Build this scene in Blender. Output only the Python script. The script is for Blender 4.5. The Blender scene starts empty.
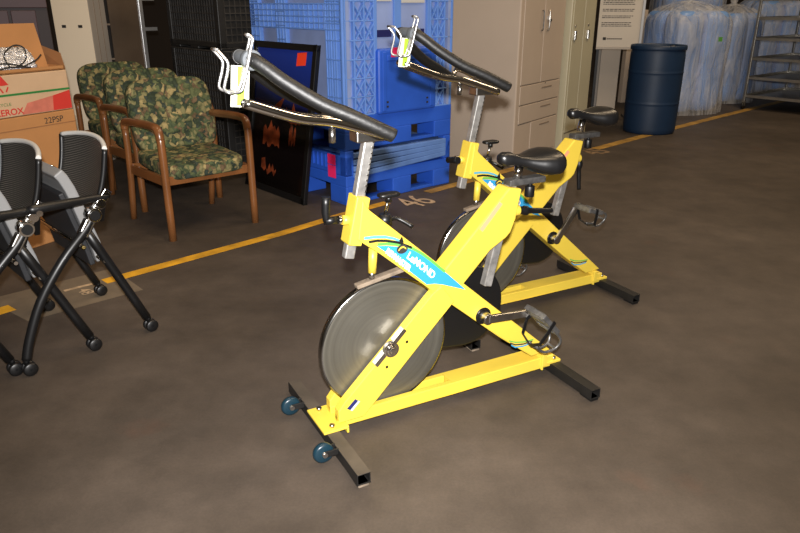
import bpy, bmesh, math, random
from mathutils import Vector, Matrix, Euler
R = math.radians
random.seed(7)
SC = bpy.context.scene
COL = SC.collection

# ------------------------------------------------------------------ camera
cam_d = bpy.data.cameras.new('camera'); cam_d.sensor_width = 36.0; cam_d.lens = 31.05
cam = bpy.data.objects.new('camera', cam_d); COL.objects.link(cam)
cam.location = (0, 0, 1.30); cam.rotation_euler = (R(90 - 21), 0, 0)
SC.camera = cam

# ------------------------------------------------------------------ world, lights, exposure
w = bpy.data.worlds.new('world'); SC.world = w; w.use_nodes = True
bg = w.node_tree.nodes['Background']; bg.inputs[0].default_value = (1.0, 0.80, 0.58, 1); bg.inputs[1].default_value = 0.07

def area(name, loc, rot, size, power, color):
    l = bpy.data.lights.new(name, 'AREA'); l.shape = 'RECTANGLE'; l.size, l.size_y = size; l.energy = power; l.color = color
    o = bpy.data.objects.new(name, l); COL.objects.link(o); o.location = loc; o.rotation_euler = rot; return o
# the photographer's flash, just over the lens
fd = bpy.data.lights.new('camera_flash', 'SPOT'); fd.energy = 750; fd.color = (1.0, 0.97, 0.95); fd.shadow_soft_size = 0.025
fd.spot_size = R(106); fd.spot_blend = 1.0
fo = bpy.data.objects.new('camera_flash', fd); COL.objects.link(fo); fo.location = (0.0, -0.03, 1.42); fo.rotation_euler = (R(90 - 19), 0, 0)
# warehouse ceiling lamps
WARM = (1.0, 0.75, 0.48)
area('ceiling_lamp_light', (1.2, 1.6, 5.2), (0, 0, 0), (1.4, 1.4), 80, WARM)
area('ceiling_lamp_light', (2.6, 4.2, 5.2), (0, 0, 0), (1.4, 1.4), 80, WARM)
area('ceiling_lamp_light', (-1.2, 3.6, 5.2), (0, 0, 0), (1.4, 1.4), 46, WARM)
area('ceiling_lamp_light', (4.5, 6.8, 5.2), (0, 0, 0), (1.4, 1.4), 108, WARM)
SC.view_settings.view_transform = 'Standard'; SC.view_settings.look = 'None'
SC.view_settings.exposure = 0.0; SC.view_settings.gamma = 1.0; SC.view_settings.use_curve_mapping = False

# ------------------------------------------------------------------ materials
def srgb(r, g, b):
    f = lambda c: (c / 255 / 12.92) if c / 255 <= 0.04045 else ((c / 255 + 0.055) / 1.055) ** 2.4
    return (f(r), f(g), f(b), 1)

def mat(name, col, rough=0.5, metal=0.0, var=0.0, vscale=8.0, bump=0.0, bscale=40.0, spec=0.5, trans=0.0, coat=0.0):
    m = bpy.data.materials.new(name); m.use_nodes = True; nt = m.node_tree; p = nt.nodes['Principled BSDF']
    p.inputs['Base Color'].default_value = col; p.inputs['Roughness'].default_value = rough; p.inputs['Metallic'].default_value = metal
    p.inputs['Specular IOR Level'].default_value = spec; p.inputs['Transmission Weight'].default_value = trans; p.inputs['Coat Weight'].default_value = coat
    tc = nt.nodes.new('ShaderNodeTexCoord')
    if var:
        n = nt.nodes.new('ShaderNodeTexNoise'); n.inputs['Scale'].default_value = vscale; n.inputs['Detail'].default_value = 5
        nt.links.new(tc.outputs['Object'], n.inputs['Vector'])
        r = nt.nodes.new('ShaderNodeValToRGB'); r.color_ramp.elements[0].position = 0.3; r.color_ramp.elements[1].position = 0.7
        r.color_ramp.elements[0].color = tuple(c * (1 - var) for c in col[:3]) + (1,)
        r.color_ramp.elements[1].color = tuple(min(1, c * (1 + var * .6)) for c in col[:3]) + (1,)
        nt.links.new(n.outputs['Fac'], r.inputs['Fac']); nt.links.new(r.outputs['Color'], p.inputs['Base Color'])
    if bump:
        n = nt.nodes.new('ShaderNodeTexNoise'); n.inputs['Scale'].default_value = bscale; n.inputs['Detail'].default_value = 4
        nt.links.new(tc.outputs['Object'], n.inputs['Vector'])
        b = nt.nodes.new('ShaderNodeBump'); b.inputs['Strength'].default_value = bump; b.inputs['Distance'].default_value = 0.01
        nt.links.new(n.outputs['Fac'], b.inputs['Height']); nt.links.new(b.outputs['Normal'], p.inputs['Normal'])
    return m

M = {}
M['yellow'] = mat('yellow_paint', srgb(212, 184, 66), 0.42, var=0.04, vscale=6)
M['chrome'] = mat('chrome', (0.78, 0.76, 0.73, 1), 0.13, 1.0, bump=0.02, bscale=60)
M['dull_chrome'] = mat('worn_chrome', (0.55, 0.53, 0.50, 1), 0.28, 1.0, var=0.25, vscale=30)
M['post'] = mat('scuffed_steel_post', (0.50, 0.485, 0.46, 1), 0.34, 0.7, var=0.35, vscale=35)
M['foam'] = mat('black_foam_grip', srgb(14, 14, 14), 0.5, bump=0.1, bscale=90)
M['grey_foam'] = mat('grey_foam', srgb(84, 88, 92), 0.7)
M['black'] = mat('black_plastic', srgb(14, 14, 15), 0.4)
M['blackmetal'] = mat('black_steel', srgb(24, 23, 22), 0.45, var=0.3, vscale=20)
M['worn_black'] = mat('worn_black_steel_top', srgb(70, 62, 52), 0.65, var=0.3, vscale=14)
M['saddle'] = mat('black_saddle_vinyl', srgb(20, 20, 21), 0.33, bump=0.05, bscale=30)
M['leather'] = mat('worn_brake_leather', srgb(122, 108, 92), 0.8, var=0.4, vscale=40)
M['caster'] = mat('dark_teal_rubber', srgb(15, 42, 54), 0.35)
M['wood'] = mat('guest_chair_wood', srgb(126, 80, 44), 0.3, var=0.22, vscale=7, coat=0.3)
M['greyplastic'] = mat('grey_plastic', srgb(126, 126, 126), 0.55)
M['lightgrey'] = mat('light_grey_plastic', srgb(196, 194, 190), 0.45)
M['seatdark'] = mat('dark_seat_shell', srgb(30, 31, 34), 0.6)
M['blue'] = mat('blue_moulded_plastic', srgb(44, 92, 200), 0.42, var=0.15, vscale=4)
M['blue_lattice'] = mat('blue_moulded_ribs', srgb(104, 146, 222), 0.42, var=0.12, vscale=5)
M['blue_panel'] = mat('scuffed_blue_panel', srgb(138, 156, 202), 0.55, var=0.2, vscale=3)
M['blue_fold'] = mat('blue_folded_wall', srgb(98, 134, 198), 0.5, var=0.2, vscale=5)
M['crate'] = mat('black_crate_plastic', srgb(30, 29, 28), 0.5, var=0.25, vscale=12)
M['crate_rib'] = mat('black_crate_ribs', srgb(56, 53, 50), 0.5, var=0.4, vscale=9)
M['tan'] = mat('tan_cabinet_enamel', srgb(186, 170, 153), 0.5, var=0.04, vscale=3)
M['khaki'] = mat('khaki_cabinet_enamel', srgb(184, 178, 152), 0.45, var=0.05, vscale=3)
M['cabline'] = mat('cabinet_shadow_gap', srgb(134, 118, 102), 0.7)
M['drum'] = mat('navy_drum_plastic', srgb(22, 46, 74), 0.5, var=0.12, vscale=5)
M['cardboard'] = mat('cardboard', srgb(176, 124, 74), 0.8, var=0.08, vscale=5)
M['cardboard_dark'] = mat('cardboard_edge', srgb(142, 98, 60), 0.85, var=0.1, vscale=8)
M['paperbox'] = mat('pale_printed_carton', srgb(196, 164, 130), 0.7, var=0.08, vscale=6)
M['red'] = mat('red_print', srgb(196, 50, 40), 0.7)
M['redfade'] = mat('faded_red_print', srgb(196, 112, 92), 0.7, var=0.15, vscale=20)
M['green'] = mat('green_print', srgb(38, 118, 52), 0.7)
M['ink'] = mat('dark_ink', srgb(40, 38, 36), 0.7)
M['foil'] = mat('bubble_foil', (0.82, 0.81, 0.83, 1), 0.25, 0.55, bump=1.0, bscale=110)
M['maroon'] = mat('maroon_laminate', srgb(72, 46, 50), 0.5, var=0.12, vscale=3)
M['maroon_dark'] = mat('maroon_dark_edge', srgb(44, 30, 30), 0.55)
M['cream'] = mat('cream_enamel', srgb(248, 232, 206), 0.5)
M['greypaint'] = mat('grey_enamel', srgb(176, 168, 158), 0.5)
M['dark'] = mat('dark_interior', srgb(26, 20, 16), 0.7)
M['glass'] = mat('glass_brown_reflection', srgb(92, 78, 64), 0.25, spec=0.6, var=0.25, vscale=2.5)  # door's brown reflection painted in as a mottled base colour
M['alu'] = mat('aluminium', (0.62, 0.62, 0.62, 1), 0.35, 0.8)
M['white'] = mat('white_board', srgb(206, 198, 186), 0.6, var=0.05, vscale=3)
M['whitetext'] = mat('white_print', srgb(240, 240, 236), 0.6)
M['blueprint'] = mat('sky_blue_print', srgb(46, 142, 190), 0.45)
M['blueprint2'] = mat('light_blue_print', srgb(86, 156, 176), 0.45)
M['greenprint'] = mat('lime_print', srgb(92, 164, 72), 0.45)
M['hotpink'] = mat('pink_sticker', srgb(250, 40, 110), 0.6)
M['redsticker'] = mat('red_sticker', srgb(250, 66, 32), 0.6)
M['peach'] = mat('peach_sticker', srgb(224, 150, 110), 0.6)
M['tagwhite'] = mat('white_tag', srgb(206, 206, 192), 0.6)
M['taggreen'] = mat('lime_tag', srgb(150, 186, 44), 0.6)
M['navyprint'] = mat('navy_print', srgb(30, 34, 90), 0.5)
M['slider'] = mat('dark_worn_steel', (0.16, 0.155, 0.15, 1), 0.4, 0.7, var=0.4, vscale=40)
M['bright_steel'] = mat('bright_steel_wire', (0.58, 0.57, 0.56, 1), 0.3, 0.8)
M['steel'] = mat('cart_steel', (0.42, 0.40, 0.36, 1), 0.38, 0.85, var=0.2, vscale=6)
M['line'] = mat('yellow_floor_paint', srgb(202, 150, 28), 0.7, var=0.45, vscale=9)
M['linefade'] = mat('faded_yellow_floor_paint', srgb(160, 124, 52), 0.75, var=0.45, vscale=7)
M['floornum'] = mat('white_floor_paint', srgb(176, 152, 122), 0.75, var=0.35, vscale=30)
M['numfade'] = mat('faded_floor_paint', srgb(122, 100, 74), 0.75, var=0.35, vscale=30)
M['patch'] = mat('grey_floor_paint', srgb(104, 92, 76), 0.75, var=0.2, vscale=10)
M['wall'] = mat('unlit_dark_wall', srgb(40, 31, 24), 0.85, var=0.2, vscale=1.5)  # base colour darkened to stand for background the flash doesn't reach
M['bluefill'] = mat('blue_bottle_plastic', srgb(122, 164, 228), 0.4, var=0.22, vscale=4, bump=0.3, bscale=9)
M['wheelrim'] = mat('polished_rim', (0.34, 0.33, 0.31, 1), 0.2, 1.0)

def disc_material():
    m = bpy.data.materials.new('turned_steel_disc'); m.use_nodes = True; nt = m.node_tree; p = nt.nodes['Principled BSDF']
    p.inputs['Metallic'].default_value = 0.85; p.inputs['Roughness'].default_value = 0.4
    tc = nt.nodes.new('ShaderNodeTexCoord'); ln = nt.nodes.new('ShaderNodeVectorMath'); ln.operation = 'LENGTH'
    nt.links.new(tc.outputs['Object'], ln.inputs[0])
    nz = nt.nodes.new('ShaderNodeTexNoise'); nz.noise_dimensions = '1D'; nz.inputs['Scale'].default_value = 70; nz.inputs['Detail'].default_value = 4
    nt.links.new(ln.outputs['Value'], nz.inputs['W'])
    r = nt.nodes.new('ShaderNodeValToRGB'); r.color_ramp.elements[0].color = (0.15, 0.142, 0.118, 1); r.color_ramp.elements[1].color = (0.24, 0.228, 0.19, 1)
    nt.links.new(nz.outputs['Fac'], r.inputs['Fac']); nt.links.new(r.outputs['Color'], p.inputs['Base Color'])
    n2 = nt.nodes.new('ShaderNodeTexNoise'); n2.inputs['Scale'].default_value = 9; n2.inputs['Detail'].default_value = 6
    nt.links.new(tc.outputs['Object'], n2.inputs['Vector'])
    mp = nt.nodes.new('ShaderNodeMapRange'); mp.inputs['To Min'].default_value = 0.42; mp.inputs['To Max'].default_value = 0.62
    nt.links.new(n2.outputs['Fac'], mp.inputs['Value']); nt.links.new(mp.outputs['Result'], p.inputs['Roughness'])
    return m
M['disc'] = disc_material()

def floor_material():
    m = bpy.data.materials.new('stained_concrete'); m.use_nodes = True; nt = m.node_tree; p = nt.nodes['Principled BSDF']
    tc = nt.nodes.new('ShaderNodeTexCoord')
    def noise(s, d, ro=.6):
        n = nt.nodes.new('ShaderNodeTexNoise'); n.inputs['Scale'].default_value = s; n.inputs['Detail'].default_value = d; n.inputs['Roughness'].default_value = ro
        nt.links.new(tc.outputs['Object'], n.inputs['Vector']); return n
    a = noise(0.8, 6); r = nt.nodes.new('ShaderNodeValToRGB')
    e = r.color_ramp.elements; e[0].position = .32; e[1].position = .7
    e[0].color = srgb(59, 51, 43); e[1].color = srgb(83, 74, 66)
    nt.links.new(a.outputs['Fac'], r.inputs['Fac'])
    b = noise(5, 8, .7); r2 = nt.nodes.new('ShaderNodeValToRGB'); r2.color_ramp.elements[0].position = .35; r2.color_ramp.elements[1].position = .72
    r2.color_ramp.elements[0].color = (.74, .74, .74, 1); r2.color_ramp.elements[1].color = (1.14, 1.13, 1.12, 1)
    nt.links.new(b.outputs['Fac'], r2.inputs['Fac'])
    mx = nt.nodes.new('ShaderNodeMix'); mx.data_type = 'RGBA'; mx.blend_type = 'MULTIPLY'; mx.inputs[0].default_value = 1
    nt.links.new(r.outputs['Color'], mx.inputs[6]); nt.links.new(r2.outputs['Color'], mx.inputs[7])
    c = noise(1.9, 5); r3 = nt.nodes.new('ShaderNodeValToRGB'); r3.color_ramp.elements[0].position = .62; r3.color_ramp.elements[1].position = .74
    r3.color_ramp.elements[0].color = (0, 0, 0, 1); r3.color_ramp.elements[1].color = (.55, .55, .55, 1)
    nt.links.new(c.outputs['Fac'], r3.inputs['Fac'])
    m2 = nt.nodes.new('ShaderNodeMix'); m2.data_type = 'RGBA'; m2.inputs[7].default_value = srgb(80, 59, 48)
    nt.links.new(r3.outputs['Color'], m2.inputs[0]); nt.links.new(mx.outputs[2], m2.inputs[6])
    g = noise(120, 3); r4 = nt.nodes.new('ShaderNodeValToRGB'); r4.color_ramp.elements[0].color = (.78, .78, .78, 1); r4.color_ramp.elements[1].color = (1.22, 1.22, 1.22, 1)
    nt.links.new(g.outputs['Fac'], r4.inputs['Fac'])
    m3 = nt.nodes.new('ShaderNodeMix'); m3.data_type = 'RGBA'; m3.blend_type = 'MULTIPLY'; m3.inputs[0].default_value = 1
    nt.links.new(m2.outputs[2], m3.inputs[6]); nt.links.new(r4.outputs['Color'], m3.inputs[7])
    nt.links.new(m3.outputs[2], p.inputs['Base Color'])
    p.inputs['Roughness'].default_value = 0.62; p.inputs['Specular IOR Level'].default_value = 0.35
    return m
M['floor'] = floor_material()

def fabric_material():
    m = bpy.data.materials.new('floral_upholstery'); m.use_nodes = True; nt = m.node_tree; p = nt.nodes['Principled BSDF']
    p.inputs['Roughness'].default_value = 0.9; p.inputs['Specular IOR Level'].default_value = 0.15
    tc = nt.nodes.new('ShaderNodeTexCoord')
    nz = nt.nodes.new('ShaderNodeTexNoise'); nz.inputs['Scale'].default_value = 22; nz.inputs['Detail'].default_value = 3
    nt.links.new(tc.outputs['Object'], nz.inputs['Vector'])
    ad = nt.nodes.new('ShaderNodeVectorMath'); ad.operation = 'MULTIPLY_ADD'; ad.inputs[1].default_value = (.085, .085, .085)
    nt.links.new(nz.outputs['Color'], ad.inputs[0]); nt.links.new(tc.outputs['Object'], ad.inputs[2])
    v = nt.nodes.new('ShaderNodeTexVoronoi'); v.inputs['Scale'].default_value = 36
    nt.links.new(ad.outputs['Vector'], v.inputs['Vector'])
    sp = nt.nodes.new('ShaderNodeSeparateColor'); nt.links.new(v.outputs['Color'], sp.inputs['Color'])
    r = nt.nodes.new('ShaderNodeValToRGB'); r.color_ramp.interpolation = 'CONSTANT'
    cols = [(0, srgb(50, 58, 46)), (.16, srgb(108, 104, 74)), (.32, srgb(66, 76, 56)), (.47, srgb(136, 122, 86)), (.55, srgb(80, 86, 60)), (.72, srgb(94, 78, 60)), (.82, srgb(50, 58, 52)), (.92, srgb(118, 108, 76))]
    e = r.color_ramp.elements; e[0].position = 0; e[0].color = cols[0][1]; e[1].position = cols[1][0]; e[1].color = cols[1][1]
    for q, c in cols[2:]:
        k = e.new(q); k.color = c
    nt.links.new(sp.outputs['Red'], r.inputs['Fac'])
    r2 = nt.nodes.new('ShaderNodeValToRGB'); r2.color_ramp.elements[0].position = .25; r2.color_ramp.elements[0].color = (1.5, 1.48, 1.4, 1); r2.color_ramp.elements[1].position = .75; r2.color_ramp.elements[1].color = (.75, .8, .74, 1)
    nt.links.new(v.outputs['Distance'], r2.inputs['Fac'])
    mx = nt.nodes.new('ShaderNodeMix'); mx.data_type = 'RGBA'; mx.blend_type = 'MULTIPLY'; mx.inputs[0].default_value = .9
    nt.links.new(r.outputs['Color'], mx.inputs[6]); nt.links.new(r2.outputs['Color'], mx.inputs[7])
    nt.links.new(mx.outputs[2], p.inputs['Base Color'])
    return m
M['fabric'] = fabric_material()

def mesh_material():
    m = bpy.data.materials.new('black_mesh_fabric'); m.use_nodes = True; nt = m.node_tree; p = nt.nodes['Principled BSDF']
    p.inputs['Roughness'].default_value = 0.35
    tc = nt.nodes.new('ShaderNodeTexCoord'); wv = nt.nodes.new('ShaderNodeTexWave'); wv.bands_direction = 'Z'; wv.inputs['Scale'].default_value = 44; wv.inputs['Distortion'].default_value = .6
    nt.links.new(tc.outputs['Object'], wv.inputs['Vector'])
    r = nt.nodes.new('ShaderNodeValToRGB'); r.color_ramp.elements[0].position = .55; r.color_ramp.elements[0].color = srgb(18, 18, 18); r.color_ramp.elements[1].position = .95; r.color_ramp.elements[1].color = srgb(104, 100, 94)
    nt.links.new(wv.outputs['Fac'], r.inputs['Fac']); nt.links.new(r.outputs['Color'], p.inputs['Base Color'])
    b = nt.nodes.new('ShaderNodeBump'); b.inputs['Strength'].default_value = .5; b.inputs['Distance'].default_value = .004
    nt.links.new(wv.outputs['Fac'], b.inputs['Height']); nt.links.new(b.outputs['Normal'], p.inputs['Normal'])
    return m
M['mesh'] = mesh_material()

def bag_material():
    m = bpy.data.materials.new('clear_plastic_film'); m.use_nodes = True; nt = m.node_tree
    for n in list(nt.nodes): nt.nodes.remove(n)
    out = nt.nodes.new('ShaderNodeOutputMaterial'); mix = nt.nodes.new('ShaderNodeMixShader'); tr = nt.nodes.new('ShaderNodeBsdfTransparent')
    p = nt.nodes.new('ShaderNodeBsdfPrincipled'); p.inputs['Base Color'].default_value = srgb(232, 232, 234); p.inputs['Roughness'].default_value = .3; p.inputs['Specular IOR Level'].default_value = .8
    tc = nt.nodes.new('ShaderNodeTexCoord'); mp = nt.nodes.new('ShaderNodeMapping'); mp.inputs['Scale'].default_value = (1, 1, .22)
    nt.links.new(tc.outputs['Object'], mp.inputs['Vector'])
    n = nt.nodes.new('ShaderNodeTexNoise'); n.inputs['Scale'].default_value = 12; n.inputs['Detail'].default_value = 6; n.inputs['Roughness'].default_value = .5; n.inputs['Distortion'].default_value = .7
    nt.links.new(mp.outputs['Vector'], n.inputs['Vector'])
    b = nt.nodes.new('ShaderNodeBump'); b.inputs['Strength'].default_value = 1; b.inputs['Distance'].default_value = .06
    nt.links.new(n.outputs['Fac'], b.inputs['Height']); nt.links.new(b.outputs['Normal'], p.inputs['Normal'])
    r = nt.nodes.new('ShaderNodeValToRGB'); r.color_ramp.elements[0].position = .30; r.color_ramp.elements[0].color = (.14, .14, .14, 1); r.color_ramp.elements[1].position = .75; r.color_ramp.elements[1].color = (.52, .52, .52, 1)
    nt.links.new(n.outputs['Fac'], r.inputs['Fac']); nt.links.new(r.outputs['Color'], mix.inputs[0])
    nt.links.new(tr.outputs[0], mix.inputs[1]); nt.links.new(p.outputs[0], mix.inputs[2]); nt.links.new(mix.outputs[0], out.inputs[0])
    return m
M['film'] = bag_material()

def art_material():
    m = bpy.data.materials.new('dark_glossy_print'); m.use_nodes = True; nt = m.node_tree; p = nt.nodes['Principled BSDF']
    p.inputs['Roughness'].default_value = .14
    tc = nt.nodes.new('ShaderNodeTexCoord'); sx = nt.nodes.new('ShaderNodeSeparateXYZ'); nt.links.new(tc.outputs['Generated'], sx.inputs[0])
    r = nt.nodes.new('ShaderNodeValToRGB'); e = r.color_ramp.elements
    e[0].position = 0; e[0].color = srgb(10, 7, 6); e[1].position = .58; e[1].color = srgb(14, 11, 14)
    k = e.new(.64); k.color = srgb(22, 34, 92); k = e.new(1); k.color = srgb(32, 58, 150)
    nt.links.new(sx.outputs['Z'], r.inputs['Fac']); nt.links.new(r.outputs['Color'], p.inputs['Base Color'])
    return m
M['art'] = art_material()
M['rust_paint'] = mat('rust_brown_paint', srgb(128, 58, 30), .4, var=.7, vscale=16)

# ------------------------------------------------------------------ mesh helpers
class MB:
    def __init__(s): s.v = []; s.f = []; s.sm = []
    def add(s, vs, fs, smooth=False):
        o = len(s.v); s.v += [tuple(v) for v in vs]; s.f += [tuple(i + o for i in f) for f in fs]; s.sm += [smooth] * len(fs); return s
    def box(s, c, size, rot=None):
        hx, hy, hz = (q / 2 for q in size); P = [Vector((x, y, z)) for x in (-hx, hx) for y in (-hy, hy) for z in (-hz, hz)]
        m = rot if rot is not None else Matrix.Identity(3)
        return s.add([m @ p + Vector(c) for p in P], [(0, 1, 3, 2), (4, 6, 7, 5), (0, 4, 5, 1), (2, 3, 7, 6), (0, 2, 6, 4), (1, 5, 7, 3)])
    def b2(s, lo, hi): return s.box([(a + b) / 2 for a, b in zip(lo, hi)], [b - a for a, b in zip(lo, hi)])
    def bar(s, p0, p1, w, h, up=(0, 0, 1)):
        p0, p1 = Vector(p0), Vector(p1); d = p1 - p0; L = d.length; d.normalize(); u = Vector(up)
        side = d.cross(u); side.normalize(); u2 = side.cross(d)
        return s.box((p0 + p1) / 2, (L, w, h), Matrix((d, side, u2)).transposed())
    def prism(s, poly, y0, y1):            # polygon in x,z, extruded along y
        n = len(poly); vs = [(x, y0, z) for x, z in poly] + [(x, y1, z) for x, z in poly]
        a = sum(poly[i][0] * poly[(i + 1) % n][1] - poly[(i + 1) % n][0] * poly[i][1] for i in range(n))
        fs = [tuple(range(n)), tuple(reversed(range(n, 2 * n)))] + [((i + 1) % n, i, n + i, n + (i + 1) % n) for i in range(n)]
        if (a < 0) ^ (y1 < y0): fs = [tuple(reversed(f)) for f in fs]
        return s.add(vs, fs)
    def cyl(s, p0, p1, r0, r1=None, n=20, caps=True):
        r1 = r0 if r1 is None else r1; p0, p1 = Vector(p0), Vector(p1); d = (p1 - p0).normalized()
        u = d.orthogonal().normalized(); q = d.cross(u)
        ring = lambda p, r: [p + (u * math.cos(2 * math.pi * i / n) + q * math.sin(2 * math.pi * i / n)) * r for i in range(n)]
        s.add(ring(p0, r0) + ring(p1, r1), [(i, (i + 1) % n, n + (i + 1) % n, n + i) for i in range(n)], True)
        if caps:
            s.add(ring(p0, r0), [tuple(reversed(range(n)))]); s.add(ring(p1, r1), [tuple(range(n))])
        return s
    def lathe(s, c, prof, n=32, axis='z'):  # prof (r, h)
        vs = []
        for r, h in prof:
            for i in range(n):
                a = 2 * math.pi * i / n; x, y = r * math.cos(a), r * math.sin(a)
                vs.append({'z': (c[0] + x, c[1] + y, c[2] + h), 'y': (c[0] + x, c[1] + h, c[2] - y), 'x': (c[0] + h, c[1] + x, c[2] + y)}[axis])
        fs = [(k * n + i, k * n + (i + 1) % n, (k + 1) * n + (i + 1) % n, (k + 1) * n + i) for k in range(len(prof) - 1) for i in range(n)]
        return s.add(vs, fs, True)
    def tube(s, pts, r, n=10, closed=False, smooth=4, rx=None):
        P = [Vector(p) for p in pts]
        if smooth and len(P) > 2:           # Catmull-Rom
            Q = []; m = len(P); rng = range(m if closed else m - 1)
            for i in rng:
                g = lambda k: P[k % m] if closed else P[min(max(k, 0), m - 1)]
                a, b, c, d = g(i - 1), g(i), g(i + 1), g(i + 2)
                for t in range(smooth):
                    t /= smooth
                    Q.append(.5 * ((2 * b) + (-a + c) * t + (2 * a - 5 * b + 4 * c - d) * t * t + (-a + 3 * b - 3 * c + d) * t ** 3))
            if not closed: Q.append(P[-1])
            P = Q
        m = len(P); T = [((P[(i + 1) % m] - P[i - 1]) if closed else (P[min(i + 1, m - 1)] - P[max(i - 1, 0)])).normalized() for i in range(m)]
        u = T[0].orthogonal().normalized(); vs = []
        for i in range(m):
            u = (u - T[i] * u.dot(T[i])).normalized(); q = T[i].cross(u)
            rr = r[i * (len(r) - 1) // max(1, m - 1)] if isinstance(r, (list, tuple)) else r
            vs += [P[i] + (u * math.cos(2 * math.pi * k / n) + q * math.sin(2 * math.pi * k / n)) * rr for k in range(n)]
        fs = [((i % m) * n + k, (i % m) * n + (k + 1) % n, ((i + 1) % m) * n + (k + 1) % n, ((i + 1) % m) * n + k) for i in range(m if closed else m - 1) for k in range(n)]
        s.add(vs, fs, True)
        if not closed: s.add(vs[:n], [tuple(reversed(range(n)))]); s.add(vs[-n:], [tuple(range(n))])
        return s
    def ribbon(s, pts, w, t, wdir=(0, 1, 0)):   # flat strip of width w along wdir and thickness t
        P = [Vector(p) for p in pts]; W = Vector(wdir).normalized(); m = len(P); vs = []
        for i in range(m):
            d = (P[min(i + 1, m - 1)] - P[max(i - 1, 0)]).normalized(); nn = d.cross(W).normalized()
            vs += [P[i] + W * w / 2 + nn * t / 2, P[i] - W * w / 2 + nn * t / 2, P[i] - W * w / 2 - nn * t / 2, P[i] + W * w / 2 - nn * t / 2]
        fs = [(i * 4 + k, i * 4 + (k + 1) % 4, i * 4 + 4 + (k + 1) % 4, i * 4 + 4 + k) for i in range(m - 1) for k in range(4)] + [(3, 2, 1, 0), tuple(range(m * 4 - 4, m * 4))]
        return s.add(vs, fs)
    def sq(s, c, r, e1=.3, e2=.3, nu=28, nv=16, rot=None):   # superellipsoid cushion
        f = lambda a, e: math.copysign(abs(a) ** e, a); vs = []; m = rot if rot is not None else Matrix.Identity(3)
        for j in range(nv + 1):
            b = -math.pi / 2 + math.pi * j / nv
            for i in range(nu):
                a = 2 * math.pi * i / nu
                vs.append(m @ Vector((r[0] * f(math.cos(b), e1) * f(math.cos(a), e2), r[1] * f(math.cos(b), e1) * f(math.sin(a), e2), r[2] * f(math.sin(b), e1))) + Vector(c))
        fs = [(j * nu + i, j * nu + (i + 1) % nu, (j + 1) * nu + (i + 1) % nu, (j + 1) * nu + i) for j in range(nv) for i in range(nu)]
        return s.add(vs, fs, True)
    def grid(s, fn, nu, nv, thick=None):
        vs = [fn(i / nu, j / nv) for j in range(nv + 1) for i in range(nu + 1)]
        fs = [(j * (nu + 1) + i, j * (nu + 1) + i + 1, (j + 1) * (nu + 1) + i + 1, (j + 1) * (nu + 1) + i) for j in range(nv) for i in range(nu)]
        return s.add(vs, fs, True)
    def loft(s, secs, cap=True):
        n = len(secs[0]); vs = [p for q in secs for p in q]
        fs = [(j * n + i, j * n + (i + 1) % n, (j + 1) * n + (i + 1) % n, (j + 1) * n + i) for j in range(len(secs) - 1) for i in range(n)]
        s.add(vs, fs, True)
        if cap: s.add(secs[0], [tuple(reversed(range(n)))], True); s.add(secs[-1], [tuple(range(n))], True)
        return s
    def build(s, name, m, parent=None, bevel=0, seg=2, solid=0, fix=True):
        me = bpy.data.meshes.new(name); me.from_pydata(s.v, [], s.f)
        for p, k in zip(me.polygons, s.sm): p.use_smooth = k
        if fix:
            b = bmesh.new(); b.from_mesh(me); bmesh.ops.remove_doubles(b, verts=b.verts, dist=1e-5); bmesh.ops.recalc_face_normals(b, faces=b.faces); b.to_mesh(me); b.free()
        me.materials.append(m); o = bpy.data.objects.new(name, me); COL.objects.link(o)
        if parent is not None: o.parent = parent
        if solid:
            q = o.modifiers.new('solid', 'SOLIDIFY'); q.thickness = solid; q.offset = 0
        if bevel:
            q = o.modifiers.new('bevel', 'BEVEL'); q.width = bevel; q.segments = seg; q.limit_method = 'ANGLE'; q.angle_limit = R(50)
        return o

def tag(o, label, cat, group=None):
    o['label'] = label; o['category'] = cat
    if group: o['group'] = group
    return o
def thing(name, label, cat, loc=(0, 0, 0), rz=0, group=None):
    o = bpy.data.objects.new(name, None); COL.objects.link(o); o.location = loc; o.rotation_euler = (0, 0, rz); o.empty_display_size = .1
    return tag(o, label, cat, group)
def struct(o): o['kind'] = 'structure'; return o
def copy_tree(o, parent=None):
    c = o.copy(); COL.objects.link(c)
    if parent is not None: c.parent = parent
    for ch in [x for x in bpy.data.objects if x.parent == o]: copy_tree(ch, c)
    return c
def text(name, s, size, O, u, v, m, parent, sx=1.0, thick=.0006, bold=0.0):   # lettering lying in the plane O,u,v
    cu = bpy.data.curves.new('t', 'FONT'); cu.body = s; cu.size = size; cu.offset = bold; cu.extrude = 0
    to = bpy.data.objects.new('t', cu); COL.objects.link(to); dg = bpy.context.evaluated_depsgraph_get(); dg.update()
    me = bpy.data.meshes.new_from_object(to.evaluated_get(dg)); bpy.data.objects.remove(to); bpy.data.curves.remove(cu)
    u = Vector(u).normalized(); v = Vector(v).normalized(); n = u.cross(v); O = Vector(O)
    for q in me.vertices: q.co = O + u * q.co.x * sx + v * q.co.y + n * thick
    me.name = name; me.materials.clear(); me.materials.append(m); o = bpy.data.objects.new(name, me); COL.objects.link(o); o.parent = parent; return o
def flatpoly(name, pts2, O, u, v, m, parent, thick=.0008, lift=.0006):
    u = Vector(u).normalized(); v = Vector(v).normalized(); n = u.cross(v); O = Vector(O); k = len(pts2)
    a = [O + u * x + v * y + n * (lift - thick) for x, y in pts2]; b = [p + n * thick for p in a]
    mb = MB(); mb.add(a + b, [tuple(reversed(range(k))), tuple(range(k, 2 * k))] + [(i, (i + 1) % k, k + (i + 1) % k, k + i) for i in range(k)])
    return mb.build(name, m, parent)
def band(top, bot): return list(top) + list(reversed(bot))

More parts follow.
